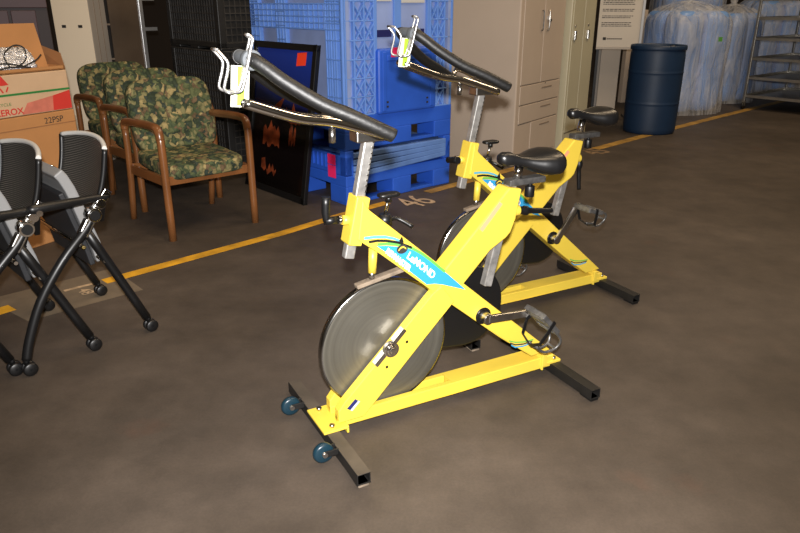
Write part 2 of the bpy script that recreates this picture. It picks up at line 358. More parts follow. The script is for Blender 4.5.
# ------------------------------------------------------------------ the setting
fl = MB(); fl.b2((-14, -3, -.1), (16, 18, 0)); floor = struct(fl.build('floor', M['floor']))
def strip(name, pts, w, m, z=.0015):
    mb = MB(); vs = []
    P = [Vector((x, y, 0)) for x, y in pts]
    for i, p in enumerate(P):
        d = (P[min(i + 1, len(P) - 1)] - P[max(i - 1, 0)]).normalized(); n = Vector((-d.y, d.x, 0)); vs += [p + n * w / 2 + Vector((0, 0, z)), p - n * w / 2 + Vector((0, 0, z))]
    mb.add(vs, [(2 * i, 2 * i + 1, 2 * i + 3, 2 * i + 2) for i in range(len(P) - 1)]); return mb.build(name, m, floor)
strip('painted_line', [(-2.1, 2.45), (-1.765, 2.865)], .085, M['line'])
strip('painted_line', [(-1.47, 3.175), (-.72, 3.93), (-.361, 4.345), (-.09, 4.62)], .075, M['line'])
strip('painted_line', [(.20, 4.90), (.91, 5.62), (1.15, 5.85)], .085, M['linefade'])
strip('painted_line', [(1.84, 6.48), (2.469, 7.104), (3.485, 8.087), (4.492, 9.042), (5.84, 10.29)], .10, M['linefade'])
mb = MB(); mb.add([(-1.93, 2.95, .001), (-1.62, 2.72, .001), (-1.24, 3.07, .001), (-1.50, 3.36, .001)], [(0, 1, 2, 3)]); mb.build('painted_patch', M['patch'], floor)
ld = Vector((.70, .714, 0)); lp = Vector((-.714, .70, 0))
text('painted_number', '46', .36, (.105, 4.485, .001), ld, lp, M['floornum'], floor, sx=.66, bold=.002)
text('painted_number', '45', .30, (1.80, 6.20, .001), ld, lp, M['numfade'], floor, sx=.8, bold=.008)
text('painted_number', '48', .08, (-1.552, 3.052, .003), -lp, ld, M['floornum'], floor, sx=1.0, bold=.001)
strip('painted_mark', [(-1.615, 3.055), (-1.50, 3.16)], .024, M['floornum'], .002)
wb = MB(); wb.b2((-14, 13.8, 0), (16, 14.0, 5)); struct(wb.build('wall_back', M['wall']))
wl = MB(); wl.box((-5.2, 9.2, 2.5), (9, .15, 5), Matrix.Rotation(R(48), 3, 'Z')); struct(wl.build('wall_left', M['wall']))

# ------------------------------------------------------------------ exercise bikes
def v(x, n, z): return (x, -n, z)      # n = towards the near (crank) side
def make_bike():
    t = thing('exercise_bike', '', 'exercise bike', (0, 0, 0), 0, 'yellow exercise bikes')
    Y = M['yellow']
    # main beam from head to rear foot
    o = MB().prism([(.135, .770), (.158, .733), (.405, .517), (.645, .307), (.885, .100), (.800, .093), (.652, .204), (.438, .382), (.189, .594), (.118, .648)], -.035, .035).build('main_beam', Y, t, .004)
    nf = -.0352
    u, vv = (1, 0, 0), (0, 0, 1)
    flatpoly('decal', [(.178, .621), (.212, .594), (.262, .546), (.352, .464), (.380, .461), (.412, .452), (.500, .417), (.432, .482), (.36, .546), (.325, .573), (.293, .592), (.25, .607), (.21, .617)], (0, nf, 0), u, vv, M['blueprint'], o)['label'] = 'sky blue printed panel'
    top = [(.182, .630), (.215, .627), (.26, .616), (.30, .599), (.335, .575), (.37, .545), (.42, .499)]
    flatpoly('decal_stripe', band(top, [(x - .004, z - .008) for x, z in top]), (0, nf, 0), u, vv, M['greenprint'], o, lift=.0012)
    a1 = [(.137, .656), (.17, .655), (.205, .650), (.235, .640), (.262, .626)]
    flatpoly('decal_stripe', band(a1, [(x, z - .0085) for x, z in a1]), (0, nf, 0), u, vv, M['blueprint2'], o, lift=.0012)
    a2 = [(.152, .642), (.18, .642), (.21, .637), (.25, .625), (.297, .601)]
    flatpoly('decal_stripe', band(a2, [(x, z - .008) for x, z in a2]), (0, nf, 0), u, vv, M['blackmetal'], o, lift=.0018)
    flatpoly('decal_emblem', [(.263 + .019 * math.cos(a * .3142), .598 + .015 * math.sin(a * .3142)) for a in range(20)], (0, nf, 0), u, vv, M['ink'], o, lift=.0022)
    e2 = [(.250, .598), (.258, .606), (.268, .607), (.276, .600)]
    flatpoly('decal_emblem', band(e2, [(x, z - .005) for x, z in e2]), (0, nf, 0), u, vv, M['yellow'], o, lift=.0028)
    flatpoly('decal_emblem', [(.252, .626), (.262, .640), (.268, .620), (.262, .612)], (0, nf, 0), u, vv, M['blackmetal'], o, lift=.0028)
    bu = Vector((.735, 0, -.678)); bv = Vector((.52, 0, .854))
    text('lettering', 'LeMOND', .0315, (.277, nf - .0014, .568), bu, bv, M['whitetext'], o, sx=1.02, bold=.0008)
    text('lettering', 'REVMASTER', .024, (.206, nf - .0014, .596), bu, bv, M['whitetext'], o, sx=.86, bold=.0013)
    for k, mm in enumerate((M['greenprint'], M['ink'], M['blueprint'])):
        q = [(.690 + .006 * k, .186 - .010 * k), (.72, .173 - .010 * k), (.755, .166 - .0085 * k), (.80 - .004 * k, .165 - .006 * k)]
        flatpoly('decal_stripe', band(q, [(x, z - .005) for x, z in q]), (0, nf, 0), u, vv, mm, o, lift=.0012)
    # head tube block and handlebar post
    MB().prism([(.120, .778), (.163, .769), (.131, .626), (.089, .635)], -.031, .031).build('head_tube', Y, t, .004)
    pd = Vector((.21, 0, 1)).normalized(); c0 = Vector(v(.108, 0, .63))
    post = MB().bar(c0 - pd * .045, c0 + pd * .346, .027, .032, (1, 0, 0)).build('handlebar_post', M['post'], t, .004)
    hm = MB()
    for i in range(11):
        q = c0 + pd * (.16 + i * .016); hm.cyl(q + Vector((.012, -.0146, 0)), q + Vector((.012, -.0162, 0)), .0035, n=8)
    hm.build('post_dimples', M['dull_chrome'], post)
    # head clamp handle
    MB().cyl(v(.11, 0, .702), v(.084, 0, .706), .014).build('clamp_boss', Y, t)
    h = MB().cyl(v(.086, 0, .706), v(.070, 0, .708), .013).build('clamp_bolt', M['chrome'], t)
    MB().cyl(v(.070, 0, .708), v(.030, 0, .711), .0115).tube([v(.036, 0, .710), v(.034, 0, .735), v(.036, 0, .782)], [.011, .0125, .0125, .0135], smooth=2).build('clamp_handle', M['black'], h)
    # seat beam
    MB().prism([(.400, .482), (.657, .741), (.707, .731), (.689, .632), (.672, .588), (.655, .572), (.593, .537), (.470, .414)], -.034, .034).build('seat_beam', Y, t, .005)
    flatpoly('warning_label', [(.545, .618), (.558, .607), (.632, .690), (.619, .700)], (0, -.0342, 0), u, vv, M['peach'], t)['label'] = 'faded red label'
    # fork blades either side of the wheel
    for s in (-1, 1):
        lo, hi = sorted((-s * .019, -s * .052))
        fk = MB().prism([(.398, .455), (.364, .434), (.052, .128), (.030, .100), (.030, .058), (.118, .058), (.326, .270), (.448, .392)], lo, hi).build('fork_blade', Y, t, .003)
        if s == 1:
            flatpoly('maker_label', [(.064, .100), (.076, .090), (.104, .117), (.092, .127)], (0, -.0522, 0), u, vv, M['tagwhite'], fk)
            flatpoly('maker_label', [(.058, .1045), (.069, .096), (.097, .1225), (.087, .1315)], (0, -.0523, 0), u, vv, M['navyprint'], fk, lift=.0018)
            mbb = MB()
            for q in (-.05, .05): mbb.b2((.236 + q * .72 - .004, -.054, .252 + q * .72 - .004), (.236 + q * .72 + .004, -.050, .252 + q * .72 + .004))
            mbb.build('slot', M['black'], fk)
    # wheel
    wc = (.217, 0, .275)
    wh = thing_part('flywheel', t, wc)
    MB().lathe((0, 0, 0), [(0, -.011), (.150, -.011), (.165, -.0105), (.205, -.0105), (.2185, -.0115), (.2215, -.010), (.2215, .010), (.2185, .0115), (.205, .0105), (.165, .0105), (.15, .011), (0, .011)], 72, 'y').build('flywheel_disc', M['disc'], wh)
    MB().lathe((0, 0, 0), [(.2165, -.0124), (.2222, -.0112), (.2230, 0), (.2222, .0112), (.2165, .0124)], 72, 'y').build('flywheel_rim', M['wheelrim'], wh)
    for s in (1, -1):
        ax = MB().cyl(v(.214, .045 * s, .277), v(.214, .062 * s, .277), .026, n=24).cyl(v(.214, .062 * s, .277), v(.214, .069 * s, .277), .017, n=24).cyl(v(.214, .069 * s, .277), v(.214, .073 * s, .277), .011, n=6)
        for a_, b_ in ((-.052, -.014), (.014, .052)): ax.bar(v(.212 + a_, .046 * s, .283 + a_), v(.212 + b_, .046 * s, .283 + b_), .026, .014, (-.7, 0, .7))
        ax.build('axle_clamp', M['chrome'], t, .002)
    # base rails, plates and feet
    b = MB()
    for s in (-1, 1): b.b2((.03, min(s * .017, s * .040), .034), (.46, max(s * .017, s * .040), .079))
    b.b2((.46, -.040, .034), (.90, .040, .079)); b.build('base_rail', Y, t, .003)
    p = MB().b2((-.03, -.075, .046), (.055, .075, .054)).b2((.048, -.075, .030), (.055, .075, .055)); p.build('foot_plate', Y, t, .002)
    p = MB().b2((.845, -.045, .045), (.93, .045, .056)).b2((.843, -.045, .028), (.850, .045, .055)).b2((.84, -.05, .045), (.86, .05, .098)); p.build('foot_plate', Y, t, .002)
    for y in (-.055, .055):
        MB().cyl((.005, y, .057), (.005, y, .064), .009, n=6).build('bolt', M['dull_chrome'], t)
        MB().cyl((.905, y * .6, .058), (.905, y * .6, .066), .009, n=6).build('bolt', M['dull_chrome'], t)
    for x, nm, ya, yb in ((0.0, 'front', -.300, .285), (.905, 'rear', -.262, .27)):
        st = MB()
        st.b2((x - .021, ya, .010), (x - .018, yb, .046)).b2((x + .018, ya, .010), (x + .021, yb, .046)).b2((x - .021, ya, .010), (x + .021, yb, .013)).b2((x - .021, ya, .043), (x + .021, yb, .0455))
        so = st.build('stabilizer_bar', M['blackmetal'], t, .001)
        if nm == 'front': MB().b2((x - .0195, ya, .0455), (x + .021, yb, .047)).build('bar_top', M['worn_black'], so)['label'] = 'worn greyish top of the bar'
        for y in (ya + .031, yb - .031):
            MB().b2((x - .017, y - .03, 0.0), (x + .017, y + .03, .013)).build('foot_pad', M['leather'] if nm == 'front' else M['black'], so, .002)
    for y in (.145, -.145):
        br = MB().b2((-.062, y - .017, .030), (-.018, y - .011, .050)).b2((-.062, y + .011, .030), (-.018, y + .017, .050)).build('caster_fork', M['blackmetal'], t, .001)
        MB().lathe((-.062, y, .040), [(.008, -.0115), (.026, -.0115), (.031, -.008), (.033, 0), (.031, .008), (.026, .0115), (.008, .0115)], 28, 'y').build('caster_wheel', M['caster'], br)
        MB().cyl((-.062, y - .020, .040), (-.062, y + .020, .040), .008, n=12).build('caster_axle', M['dull_chrome'], br)
    # brake: knob, stem, tube and pad
    bk = MB().cyl(v(.222, 0, .672), v(.224, 0, .705), .024, .018).build('brake_boss', M['black'], t)
    MB().cyl(v(.224, 0, .70), v(.236, 0, .755), .0055).build('brake_stem', M['chrome'], bk)
    MB().sq(v(.237, 0, .763), (.036, .020, .0075), .6, .6).cyl(v(.236, 0, .742), v(.237, 0, .76), .010).build('brake_knob', M['black'], bk)
    MB().tube([v(.232, -.03, .69), v(.26, -.075, .655), v(.31, -.09, .655), v(.35, -.055, .63)], .007).build('brake_lever', M['black'], bk)
    MB().cyl(v(.183, 0, .605), v(.178, 0, .525), .0135).build('brake_tube', Y, t)
    MB().cyl(v(.178, 0, .53), v(.177, 0, .505), .010).build('brake_pin', M['dull_chrome'], t)
    arc = lambda r, a: v(.214 + r * math.cos(R(a)), 0, .277 + r * math.sin(R(a)))
    MB().bar(v(.122, 0, .4885), v(.296, 0, .5205), .028, .013).build('brake_pad', M['leather'], t, .003)
    # chain guard on the far side
    def tear(c1, r1, c2, r2):
        d = Vector((c2[0] - c1[0], c2[1] - c1[1])); L = d.length; base = math.atan2(d.y, d.x); al = math.acos((r1 - r2) / L); P = []
        for i in range(25): a = base + al + (2 * math.pi - 2 * al) * i / 24; P.append((c1[0] + r1 * math.cos(a), c1[1] + r1 * math.sin(a)))
        for i in range(13): a = base - al + 2 * al * i / 12; P.append((c2[0] + r2 * math.cos(a), c2[1] + r2 * math.sin(a)))
        return P
    MB().prism(tear((.57, .302), .150, (.235, .280), .085), .056, .095).build('chain_guard', M['black'], t, .008)
    # cranks and pedals
    MB().cyl(v(.575, .030, .306), v(.575, .0375, .306), .030, n=28).build('bottom_bracket', M['black'], t)
    make_crank(t, .575, .306, R(-3), .17, 1)
    make_crank(t, .575, .306, R(177), .17, -1)
    # seat post, slider, saddle
    sd = Vector((.235, 0, 1)).normalized(); s0 = Vector(v(.6835, 0, .735))
    sp = MB().bar(s0 - sd * .345, s0 + sd * .020, .028, .032, (1, 0, 0)).build('seat_post', M['post'], t, .003)
    hm = MB()
    for i in range(9):
        q = s0 - sd * (.33 - i * .018); hm.cyl(q + Vector((.0155, 0, 0)), q + Vector((.0172, 0, 0)), .0045, n=8)
    hm.build('post_dimples', M['dull_chrome'], sp)
    sl = MB().b2((.668, -.021, .738), (.815, .021, .760)).build('saddle_slider', M['slider'], t, .004)
    MB().cyl((.765, 0, .74), (.765, 0, .725), .008).cyl((.765, 0, .728), (.765, 0, .690), .0165).build('slider_knob', M['black'], sl, .003)
    MB().cyl((.708, 0, .756), (.717, 0, .806), .0145).build('saddle_pin', M['chrome'], t)
    cl = MB().b2((.690, -.024, .803), (.748, .024, .823))
    for y in (-.02, .02): cl.tube([(.648, y * .8, .838), (.68, y, .819), (.76, y * 1.1, .819), (.822, y * 2, .822)], .0045, 8)
    cl.build('saddle_clamp', M['black'], t, .003)
    secs = []
    #      x     halfw  top    bottom
    prof = [(.622, .006, .848, .836), (.626, .017, .856, .824), (.640, .024, .862, .814), (.668, .028, .860, .815), (.700, .034, .851, .812), (.732, .048, .849, .800), (.766, .072, .854, .784), (.800, .090, .860, .774), (.830, .094, .862, .774), (.848, .082, .857, .784), (.857, .060, .848, .800), (.860, .026, .838, .818)]
    prof = [(.632 + (x - .622) * .95, hw * .97, zt - .011, zb - .009) for x, hw, zt, zb in prof]
    for x, hw, zt, zb in prof:
        ring = []
        for i in range(24):
            a = 2 * math.pi * i / 24; cy, cz = math.cos(a), math.sin(a); zm = zb + (zt - zb) * .42
            yy = hw * math.copysign(abs(cy) ** .8, cy); zz = zm + (zt - zm if cz > 0 else zm - zb) * math.copysign(abs(cz) ** .8, cz)
            if cz > 0: zz -= .006 * (1 - abs(cy)) * (1 if .7 < x < .83 else 0)
            ring.append((x, yy, zz))
        secs.append(ring)
    MB().loft(secs).build('saddle', M['saddle'], t)
    # seat clamp lever
    bs = MB().cyl((.688, 0, .652), (.722, 0, .648), .0185).build('seat_clamp_boss', Y, t, .002)
    MB().tube([(.722, 0, .648), (.745, 0, .645), (.77, 0, .640), (.83, 0, .632), (.866, 0, .628)], [.013, .016, .010, .009, .009], smooth=3).build('seat_clamp_lever', M['black'], bs)
    # handlebar: chrome rails, foam grips, front crossbar
    rail = MB()
    for s in (-1, 1):
        rail.tube([v(.232, .022 * s, .938), v(.16, .022 * s, .962), v(.06, .024 * s, .993), (v(-.028, .026 * s, 1.008)), v(-.10, .028 * s, 1.03), v(-.188, .03 * s, 1.062)], .0135, 12)
    rail.tube([v(-.182, .032, 1.060), v(-.196, 0, 1.066), v(-.182, -.032, 1.060)], .0135, 12)
    ra = rail.build('handlebar_rail', M['chrome'], t)
    MB().b2((.125, -.027, .930), (.215, .027, .962)).build('rail_clamp', M['dull_chrome'], ra, .004)
    MB().tube([v(.085, -.060, 1.028), v(.13, -.062, 1.014), v(.20, -.060, .978), v(.262, -.055, .946)], .010, 10).tube([v(.085, -.060, 1.028), v(.05, -.03, 1.0)], .009).build('bar_brace', M['chrome'], ra)
    MB().cyl(v(.058, .012, .988), v(.058, .012, .972), .006).cyl(v(.058, .012, .975), v(.057, .012, .936), .0095).build('rail_knob', M['dull_chrome'], ra)
    for s in (1, -1):
        g = [v(-.170, .030 * s, 1.169), v(-.163, .060 * s, 1.166), v(-.137, .080 * s, 1.146), v(-.096, .102 * s, 1.112), v(-.017, .138 * s, 1.060), v(.06, .170 * s, 1.024), v(.115, .190 * s, .996), v(.146, .199 * s, .980), v(.153, .201 * s, .976)]
        MB().tube(g, [.0185] * 28 + [.0175, .015, .006], 16).build('handlebar_grip', M['foam'], t)
    MB().tube([v(-.168, -.058, 1.168), v(-.171, 0, 1.170), v(-.168, .058, 1.168)], .0175, 16).build('handlebar_crossbar', M['grey_foam'], t)
    MB().cyl(v(-.165, .030, 1.166), v(-.165, .062, 1.166), .025, n=24).cyl(v(-.172, .02, 1.165), v(-.186, .02, 1.064), .010).build('crossbar_bracket', M['grey_foam'], t, .004)
    cg = MB()
    for ra_, fa in ((.052, .018), (.078, .068)):
        cg.tube([v(-.176, ra_, 1.226), v(-.166, ra_, 1.217), v(-.172, ra_, 1.195), v(-.196, ra_, 1.112), v(-.206, ra_ - .002, 1.096), v(-.220, ra_ - .01, 1.094), v(-.232, fa + .01, 1.094), v(-.242, fa, 1.104), v(-.230, fa - .005, 1.140), v(-.226, fa - .008, 1.162), v(-.234, fa - .012, 1.176), v(-.246, fa - .02, 1.192)], .0038, 8, smooth=4)
    cg.tube([v(-.176, .052, 1.226), v(-.176, .078, 1.226)], .0038, 8).tube([v(-.246, -.002, 1.192), v(-.246, .048, 1.192)], .0038, 8)
    cg.bar(v(-.172, .065, 1.195), v(-.196, .065, 1.115), .020, .003, (1, 0, 0))
    cgo = cg.build('bottle_cage', M['bright_steel'], t)
    lb = MB().bar(v(-.188, .030, 1.152), v(-.198, .030, 1.052), .002, .046, (1, 0, 0)).build('paper_tag', M['tagwhite'], cgo); lb['label'] = 'white paper tag'
    MB().bar(v(-.186, .0318, 1.150), v(-.196, .0318, 1.056), .002, .018, (1, 0, 0)).build('tag_band', M['taggreen'], lb)
    return t

def thing_part(name, parent, loc):
    o = bpy.data.objects.new(name, None); COL.objects.link(o); o.parent = parent; o.location = loc; o.empty_display_size = .05; return o

def make_crank(t, cx, cz, ang, L, side, K_=1.2):
    ex, ez = cx + L * math.cos(ang), cz + L * math.sin(ang); s = side
    k = MB()
    k.cyl(v(cx, .038 * s, cz), v(cx, .072 * s, cz), .019, n=20)
    k.bar(v(cx, .066 * s, cz), v(ex, .074 * s, ez), .015, .027, (-math.sin(ang), 0, math.cos(ang))).cyl(v(ex, .066 * s, ez), v(ex, .083 * s, ez), .014, n=16)
    ko = k.build('crank_arm', M['dull_chrome'], t, .003)
    ta = R(-48) if side == 1 else R(0)
    if abs(ang) > R(20): ta = R(-16)
    def pv(a, n, b): return v(ex + a * math.cos(ta) - b * math.sin(ta), n * s, ez + a * math.sin(ta) + b * math.cos(ta))
    _pv = pv
    pv = lambda a, n, b: _pv(-a * K_, .075 + (n - .075) * 1.08, -b * K_)
    p = MB().cyl(v(ex, .08 * s, ez), v(ex, .185 * s, ez), .011, n=14)
    up = (-math.sin(ta), 0, math.cos(ta))
    for a in (-.038, .038): p.bar(pv(a, .088, 0), pv(a, .180, 0), .010, .020, up)
    for n in (.091, .177): p.bar(pv(-.042, n, 0), pv(.042, n, 0), .010, .018, up)
    for a in (-.034, -.020, .020, .034): p.bar(pv(a, .10, .0), pv(a, .17, .0), .005, .026, up)
    po = p.build('pedal', M['slider'], ko, .002)
    cage = MB()
    for n in (.105, .160): cage.tube([pv(-.040, n, 0), pv(-.085, n, .004), pv(-.098, n + (.134 - n) * .3, .03), pv(-.075, n + (.134 - n) * .4, .062), pv(-.035, n + (.134 - n) * .3, .068)], .005, 8)
    cage.tube([pv(-.098, .112, .03), pv(-.104, .134, .03), pv(-.098, .154, .03)], .005, 8)
    cage.build('toe_clip', M['slider'], po)
    MB().ribbon([pv(.0, .088 - .0, -.013), pv(.0, .080, .02), pv(-.015, .092, .060), pv(-.03, .134, .074), pv(-.015, .178, .060), pv(.0, .188, .02), pv(.0, .182, -.013)], .014, .003, (math.cos(ta), 0, math.sin(ta))).build('pedal_strap', M['black'], po)
    return ko

bike = make_bike()
bike.location = (-.243, 1.886, 0); bike.rotation_euler = (0, 0, R(27.9))
bike['label'] = 'yellow exercise bike in front, nearest the camera, complete flywheel in view'
bike2 = copy_tree(bike)
bike2.location = (.162, 2.711, 0)
bike2['label'] = 'yellow exercise bike standing behind, nearer the tan cabinet, partly hidden by the front one'
# its handlebar is set a little higher, its clamp handle turned away
for c in [o for o in bpy.data.objects if o.parent == bike2]:
    if c.name.split('.')[0] in ('handlebar_grip', 'handlebar_crossbar', 'handlebar_rail', 'crossbar_bracket', 'bottle_cage'): c.location = (.014, 0, .026)
    if c.name.split('.')[0] in ('saddle', 'saddle_clamp'): c.location = (.008, 0, .020)
    if c.name.startswith('saddle_pin'): c.location = (.004, 0, .012)
    if c.name.startswith('clamp_bolt'):
        c.rotation_euler = (R(80), 0, 0); P_ = Vector((.05, 0, .709)); c.location = P_ - Euler((R(80), 0, 0)).to_matrix() @ P_
# its cranks stand at another angle
for c in [o for o in bpy.data.objects if o.parent == bike2 and o.name.startswith('crank_arm')]:
    for g in [o for o in bpy.data.objects if o.parent == c]:
        for h in [o for o in bpy.data.objects if o.parent == g]: bpy.data.objects.remove(h)
        bpy.data.objects.remove(g)
    bpy.data.objects.remove(c)
make_crank(bike2, .575, .306, R(56), .178, 1, .95); make_crank(bike2, .575, .306, R(236), .178, -1, .95)
for c in [o for o in bpy.data.objects if o.parent and o.parent.parent == bike2 and o.name.startswith('seat_clamp_lever')]:
    c.location = (.722 - .648, 0, .648 + .722); c.rotation_euler = (0, R(90 - 14), 0)   # hangs down on this bike
    c.location = Vector((.722, 0, .648)) - Euler((0, R(76), 0)).to_matrix() @ Vector((.722, 0, .648))

# ------------------------------------------------------------------ upholstered guest chairs
def make_guest_chair():
    t = thing('guest_chair', '', 'armchair', (0, 0, 0), 0, 'upholstered guest chairs in a row')
    W = M['wood']
    for s in (-1, 1):
        x = .272 * s
        MB().tube([(x, -.285, 0), (x, -.283, .30), (x, -.280, .56), (x, -.272, .60)], .022, 10, smooth=2).build('leg', W, t)
        MB().tube([(x, .300, 0), (x, .255, .25), (x, .235, .45), (x, .235, .60)], .020, 10, smooth=2).build('leg', W, t)
        MB().tube([(x, -.276, .585), (x, -.268, .622), (x, -.235, .645), (x, -.12, .648), (x, .05, .640), (x, .19, .630), (x, .232, .615), (x, .238, .58)], .0235, 12, smooth=4).build('armrest', W, t)
        MB().bar((x * .97, -.27, .345), (x * .97, .245, .335), .022, .055).build('seat_rail', W, t, .003)
    MB().bar((-.262, -.262, .345), (.262, -.262, .345), .022, .050).build('seat_rail', W, t, .003)
    MB().bar((-.262, .225, .345), (.262, .225, .345), .022, .050).build('seat_rail', W, t, .003)
    MB().sq((0, -.035, .400), (.247, .262, .052), .35, .28, rot=Matrix.Rotation(R(3), 3, 'X')).build('seat_cushion', M['fabric'], t)
    rot = Matrix.Rotation(R(-14), 3, 'X')
    MB().sq((0.026, .215, .640), (.268, .052, .226), .42, .42, nu=36, nv=24, rot=rot).build('backrest', M['fabric'], t)
    return t
gc = make_guest_chair()
base = Vector((-1.29, 4.215, 0))
gpos = [((-1.305, 4.20, 0), 'floral green armchair in front of its row, beside the leaning black picture frame'),
        ((-1.675, 4.80, 0), 'floral green armchair in the middle, between the front armchair and the rearmost one'),
        ((-2.10, 5.36, 0), 'rearmost floral green armchair of the row, half hidden beside the cardboard boxes')]
for i, (p, l) in enumerate(gpos):
    o = gc if i == 0 else copy_tree(gc)
    o.location = p; o.rotation_euler = (0, 0, R(41.4)); o['label'] = l

# ------------------------------------------------------------------ nesting office chairs
def make_nesting_chair():
    t = thing('nesting_chair', '', 'office chair', (0, 0, 0), 0, 'folded nesting chairs')
    B = M['black']
    for s in (1, -1):
        x = .283 * s
        MB().tube([(x - .004 * s, .045, .50), (x - .020 * s, .139, .29), (x - .020 * s, .237, .064)], .0175, 10, smooth=2).build('rear_leg', B, t)
        MB().tube([(x, .085, .555), (x + .004 * s, .045, .50), (x + .019 * s, -.062, .403), (x + .020 * s, -.160, .272), (x + .020 * s, -.222, .14), (x + .020 * s, -.247, .062)], .0175, 10, smooth=4).build('front_leg', B, t)
        MB().bar((x, .066, .532), (x, .030, .478), .034, .036).build('leg_sleeve', M['dull_chrome'], t, .004)
        pv = MB().cyl((x - .024, .08, .551), (x + .026, .08, .551), .027, n=24)
        pv.bar((x, .085, .556), (x, .150, .632), .022, .030).cyl((x - .016, .112, .588), (x + .018, .112, .588), .019, n=18)
        po = pv.build('pivot_bracket', M['chrome'], t, .002)
        MB().cyl((x - .027 if s < 0 else x + .024, .08, .551), (x + (.029 if s > 0 else -.031), .08, .551), .019, n=20).build('pivot_cap', B, po)
        MB().tube([(x, .150, .610), (x + .012 * s, .06, .613), (x + .038 * s, -.06, .620), (x + .046 * s, -.150, .622)], [.012, .015, .017, .017, .013], 12, smooth=4).build('armrest', B, t)
        MB().cyl((x + .030 * s, -.118, .607), (x + .062 * s, -.118, .607), .011).build('arm_bolt', M['chrome'], t)
        for y, xx in ((.243, -.020 * s), (-.249, .020 * s)):
            f = MB().cyl((x + xx, y, .072), (x + xx, y, .045), .010).build('caster_stem', B, t)
            c = MB()
            for q in (-.013, .013): c.lathe((x + xx + q, y + .006, .026), [(.004, -.009), (.022, -.009), (.026, -.005), (.026, .005), (.022, .009), (.004, .009)], 20, 'x')
            c.cyl((x + xx - .012, y + .006, .026), (x + xx + .012, y + .006, .026), .012).build('caster_wheel', B, f)
    MB().cyl((-.28, .03, .43), (.28, .03, .43), .007).cyl((-.28, .10, .355), (.28, .10, .355), .007).build('cross_rod', M['chrome'], t)
    # tipped-up seat
    prof = [(.008, .708), (.024, .684), (.042, .64), (.056, .59), (.078, .50), (.102, .41), (.115, .335)]
    MB().ribbon([(0, y, z) for y, z in prof], .41, .040, (1, 0, 0)).build('tipped_seat', M['greyplastic'], t, .006, 2)
    MB().ribbon([(0, y - .034, z - .012) for y, z in prof[2:]], .40, .022, (1, 0, 0)).build('seat_shell', M['seatdark'], t, .006)
    # curved mesh back
    def bk(uu, vv_):
        a = (uu - .5) * 2; z = .46 + .335 * vv_; hw = .205 + .020 * vv_
        y = .125 + .10 * vv_ ** 1.3 + .028 * math.sin(vv_ * 3.0) - .045 * a * a
        return (a * hw, y, z - .02 * a * a * vv_)
    MB().grid(bk, 16, 16).build('backrest', M['mesh'], t, solid=.008)
    MB().tube([bk(0, j / 8) for j in range(9)], .011, 8, smooth=2).tube([bk(1, j / 8) for j in range(9)], .011, 8, smooth=2).tube([bk(i / 8, 0) for i in range(9)], .014, 8, smooth=2).build('back_frame', B, t)
    MB().tube([bk(i / 12, 1) for i in range(13)], .0095, 8, smooth=2).build('top_rim', M['lightgrey'], t)['label'] = 'light grey top rim'
    for s in (-1, 1): MB().bar((.19 * s, .14, .50), (.275 * s, .13, .60), .02, .03).build('back_bracket', B, t, .004)
    return t
nc = make_nesting_chair()
for i, (dx, dy, l) in enumerate([(0, 0, 'black mesh folded chair on casters, nearest the armchairs and right of the others'),
                                 (-.168, -.172, 'black mesh folded chair on casters nested behind the rightmost one'),
                                 (-.38, -.37, 'black folded chair mostly outside the left edge, only its rear legs showing')]):
    o = nc if i == 0 else copy_tree(nc)
    o.location = (-1.415 + dx, 2.65 + dy, 0); o.rotation_euler = (0, 0, R(-46)); o['label'] = l

# ------------------------------------------------------------------ bulk bins (local: x along the right-hand face, y into the depth)
def lattice(mb, face, u0, u1, z0, z1, du, dz, d, t=.012, D=1.14, wth=.98):
    """ribs standing out of a wall; face 'l' (x=0) or 'r' (y=0)"""
    def put(ua, ub, za, zb):
        if face == 'l': mb.b2((-d, ua, za), (.01, ub, zb))
        else: mb.b2((ua, -d, za), (ub, .01, zb))
    if du:
        n = max(1, round((u1 - u0) / du))
        for i in range(n + 1):
            u = u0 + (u1 - u0) * i / n; put(u - t / 2, u + t / 2, z0, z1)
    if dz:
        n = max(1, round((z1 - z0) / dz))
        for i in range(n + 1):
            z = z0 + (z1 - z0) * i / n; put(u0, u1, z - t / 2, z + t / 2)
def pallet_base(t, z, W, D, m, leg=.125, deck=.075):
    o = MB().b2((0, 0, z + leg), (W, D, z + leg + deck)).build('pallet_deck', m, t, .006)
    for x0, x1 in ((0, .17), (W * .42, W * .60), (W - .17, W)):
        for y0, y1 in ((0, .19), (D * .42, D * .58), (D - .19, D)):
            MB().b2((x0, y0, z), (x1, y1, z + leg + .004)).build('pallet_foot', m, t, .008)
    mb = MB(); mb.b2((0, .01, z + .0), (W, .10, z + .022)).b2((0, D - .10, z), (W, D - .01, z + .022)); mb.build('pallet_skid', m, t, .004)
W_, D_ = .98, 1.14
BR = R(41); BP = Vector((-.361, 4.537, 0))
bw = lambda x, y, z: BP + Matrix.Rotation(BR, 3, 'Z') @ Vector((x, y, z))
t = thing('bulk_bin', 'collapsed blue plastic pallet bin on the floor under the upright blue bin', 'bin', BP, BR, 'stacked blue bins')
pallet_base(t, 0, W_, D_, M['blue'])
MB().b2((0, 0, .20), (.055, D_, .335)).build('side_wall', M['blue'], t, .008)
MB().b2((W_ - .05, 0, .20), (W_, D_, .335)).build('side_wall', M['blue'], t, .008)
MB().b2((0.055, D_ - .05, .20), (W_ - .05, D_, .335)).build('side_wall', M['blue'], t, .008)
mb = MB()
lattice(mb, 'l', .18, D_ - .18, .235, .325, .05, 0, .012); mb.build('wall_ribs', M['blue'], t)
for i in range(4):
    z = .205 + i * .038
    pn = MB().box((.49, .45, z + .016), (.86, .93, .036), Matrix.Rotation(R(-2.6 + i * .9), 3, 'Y')).build('folded_wall', M['blue_fold'], t, .006)
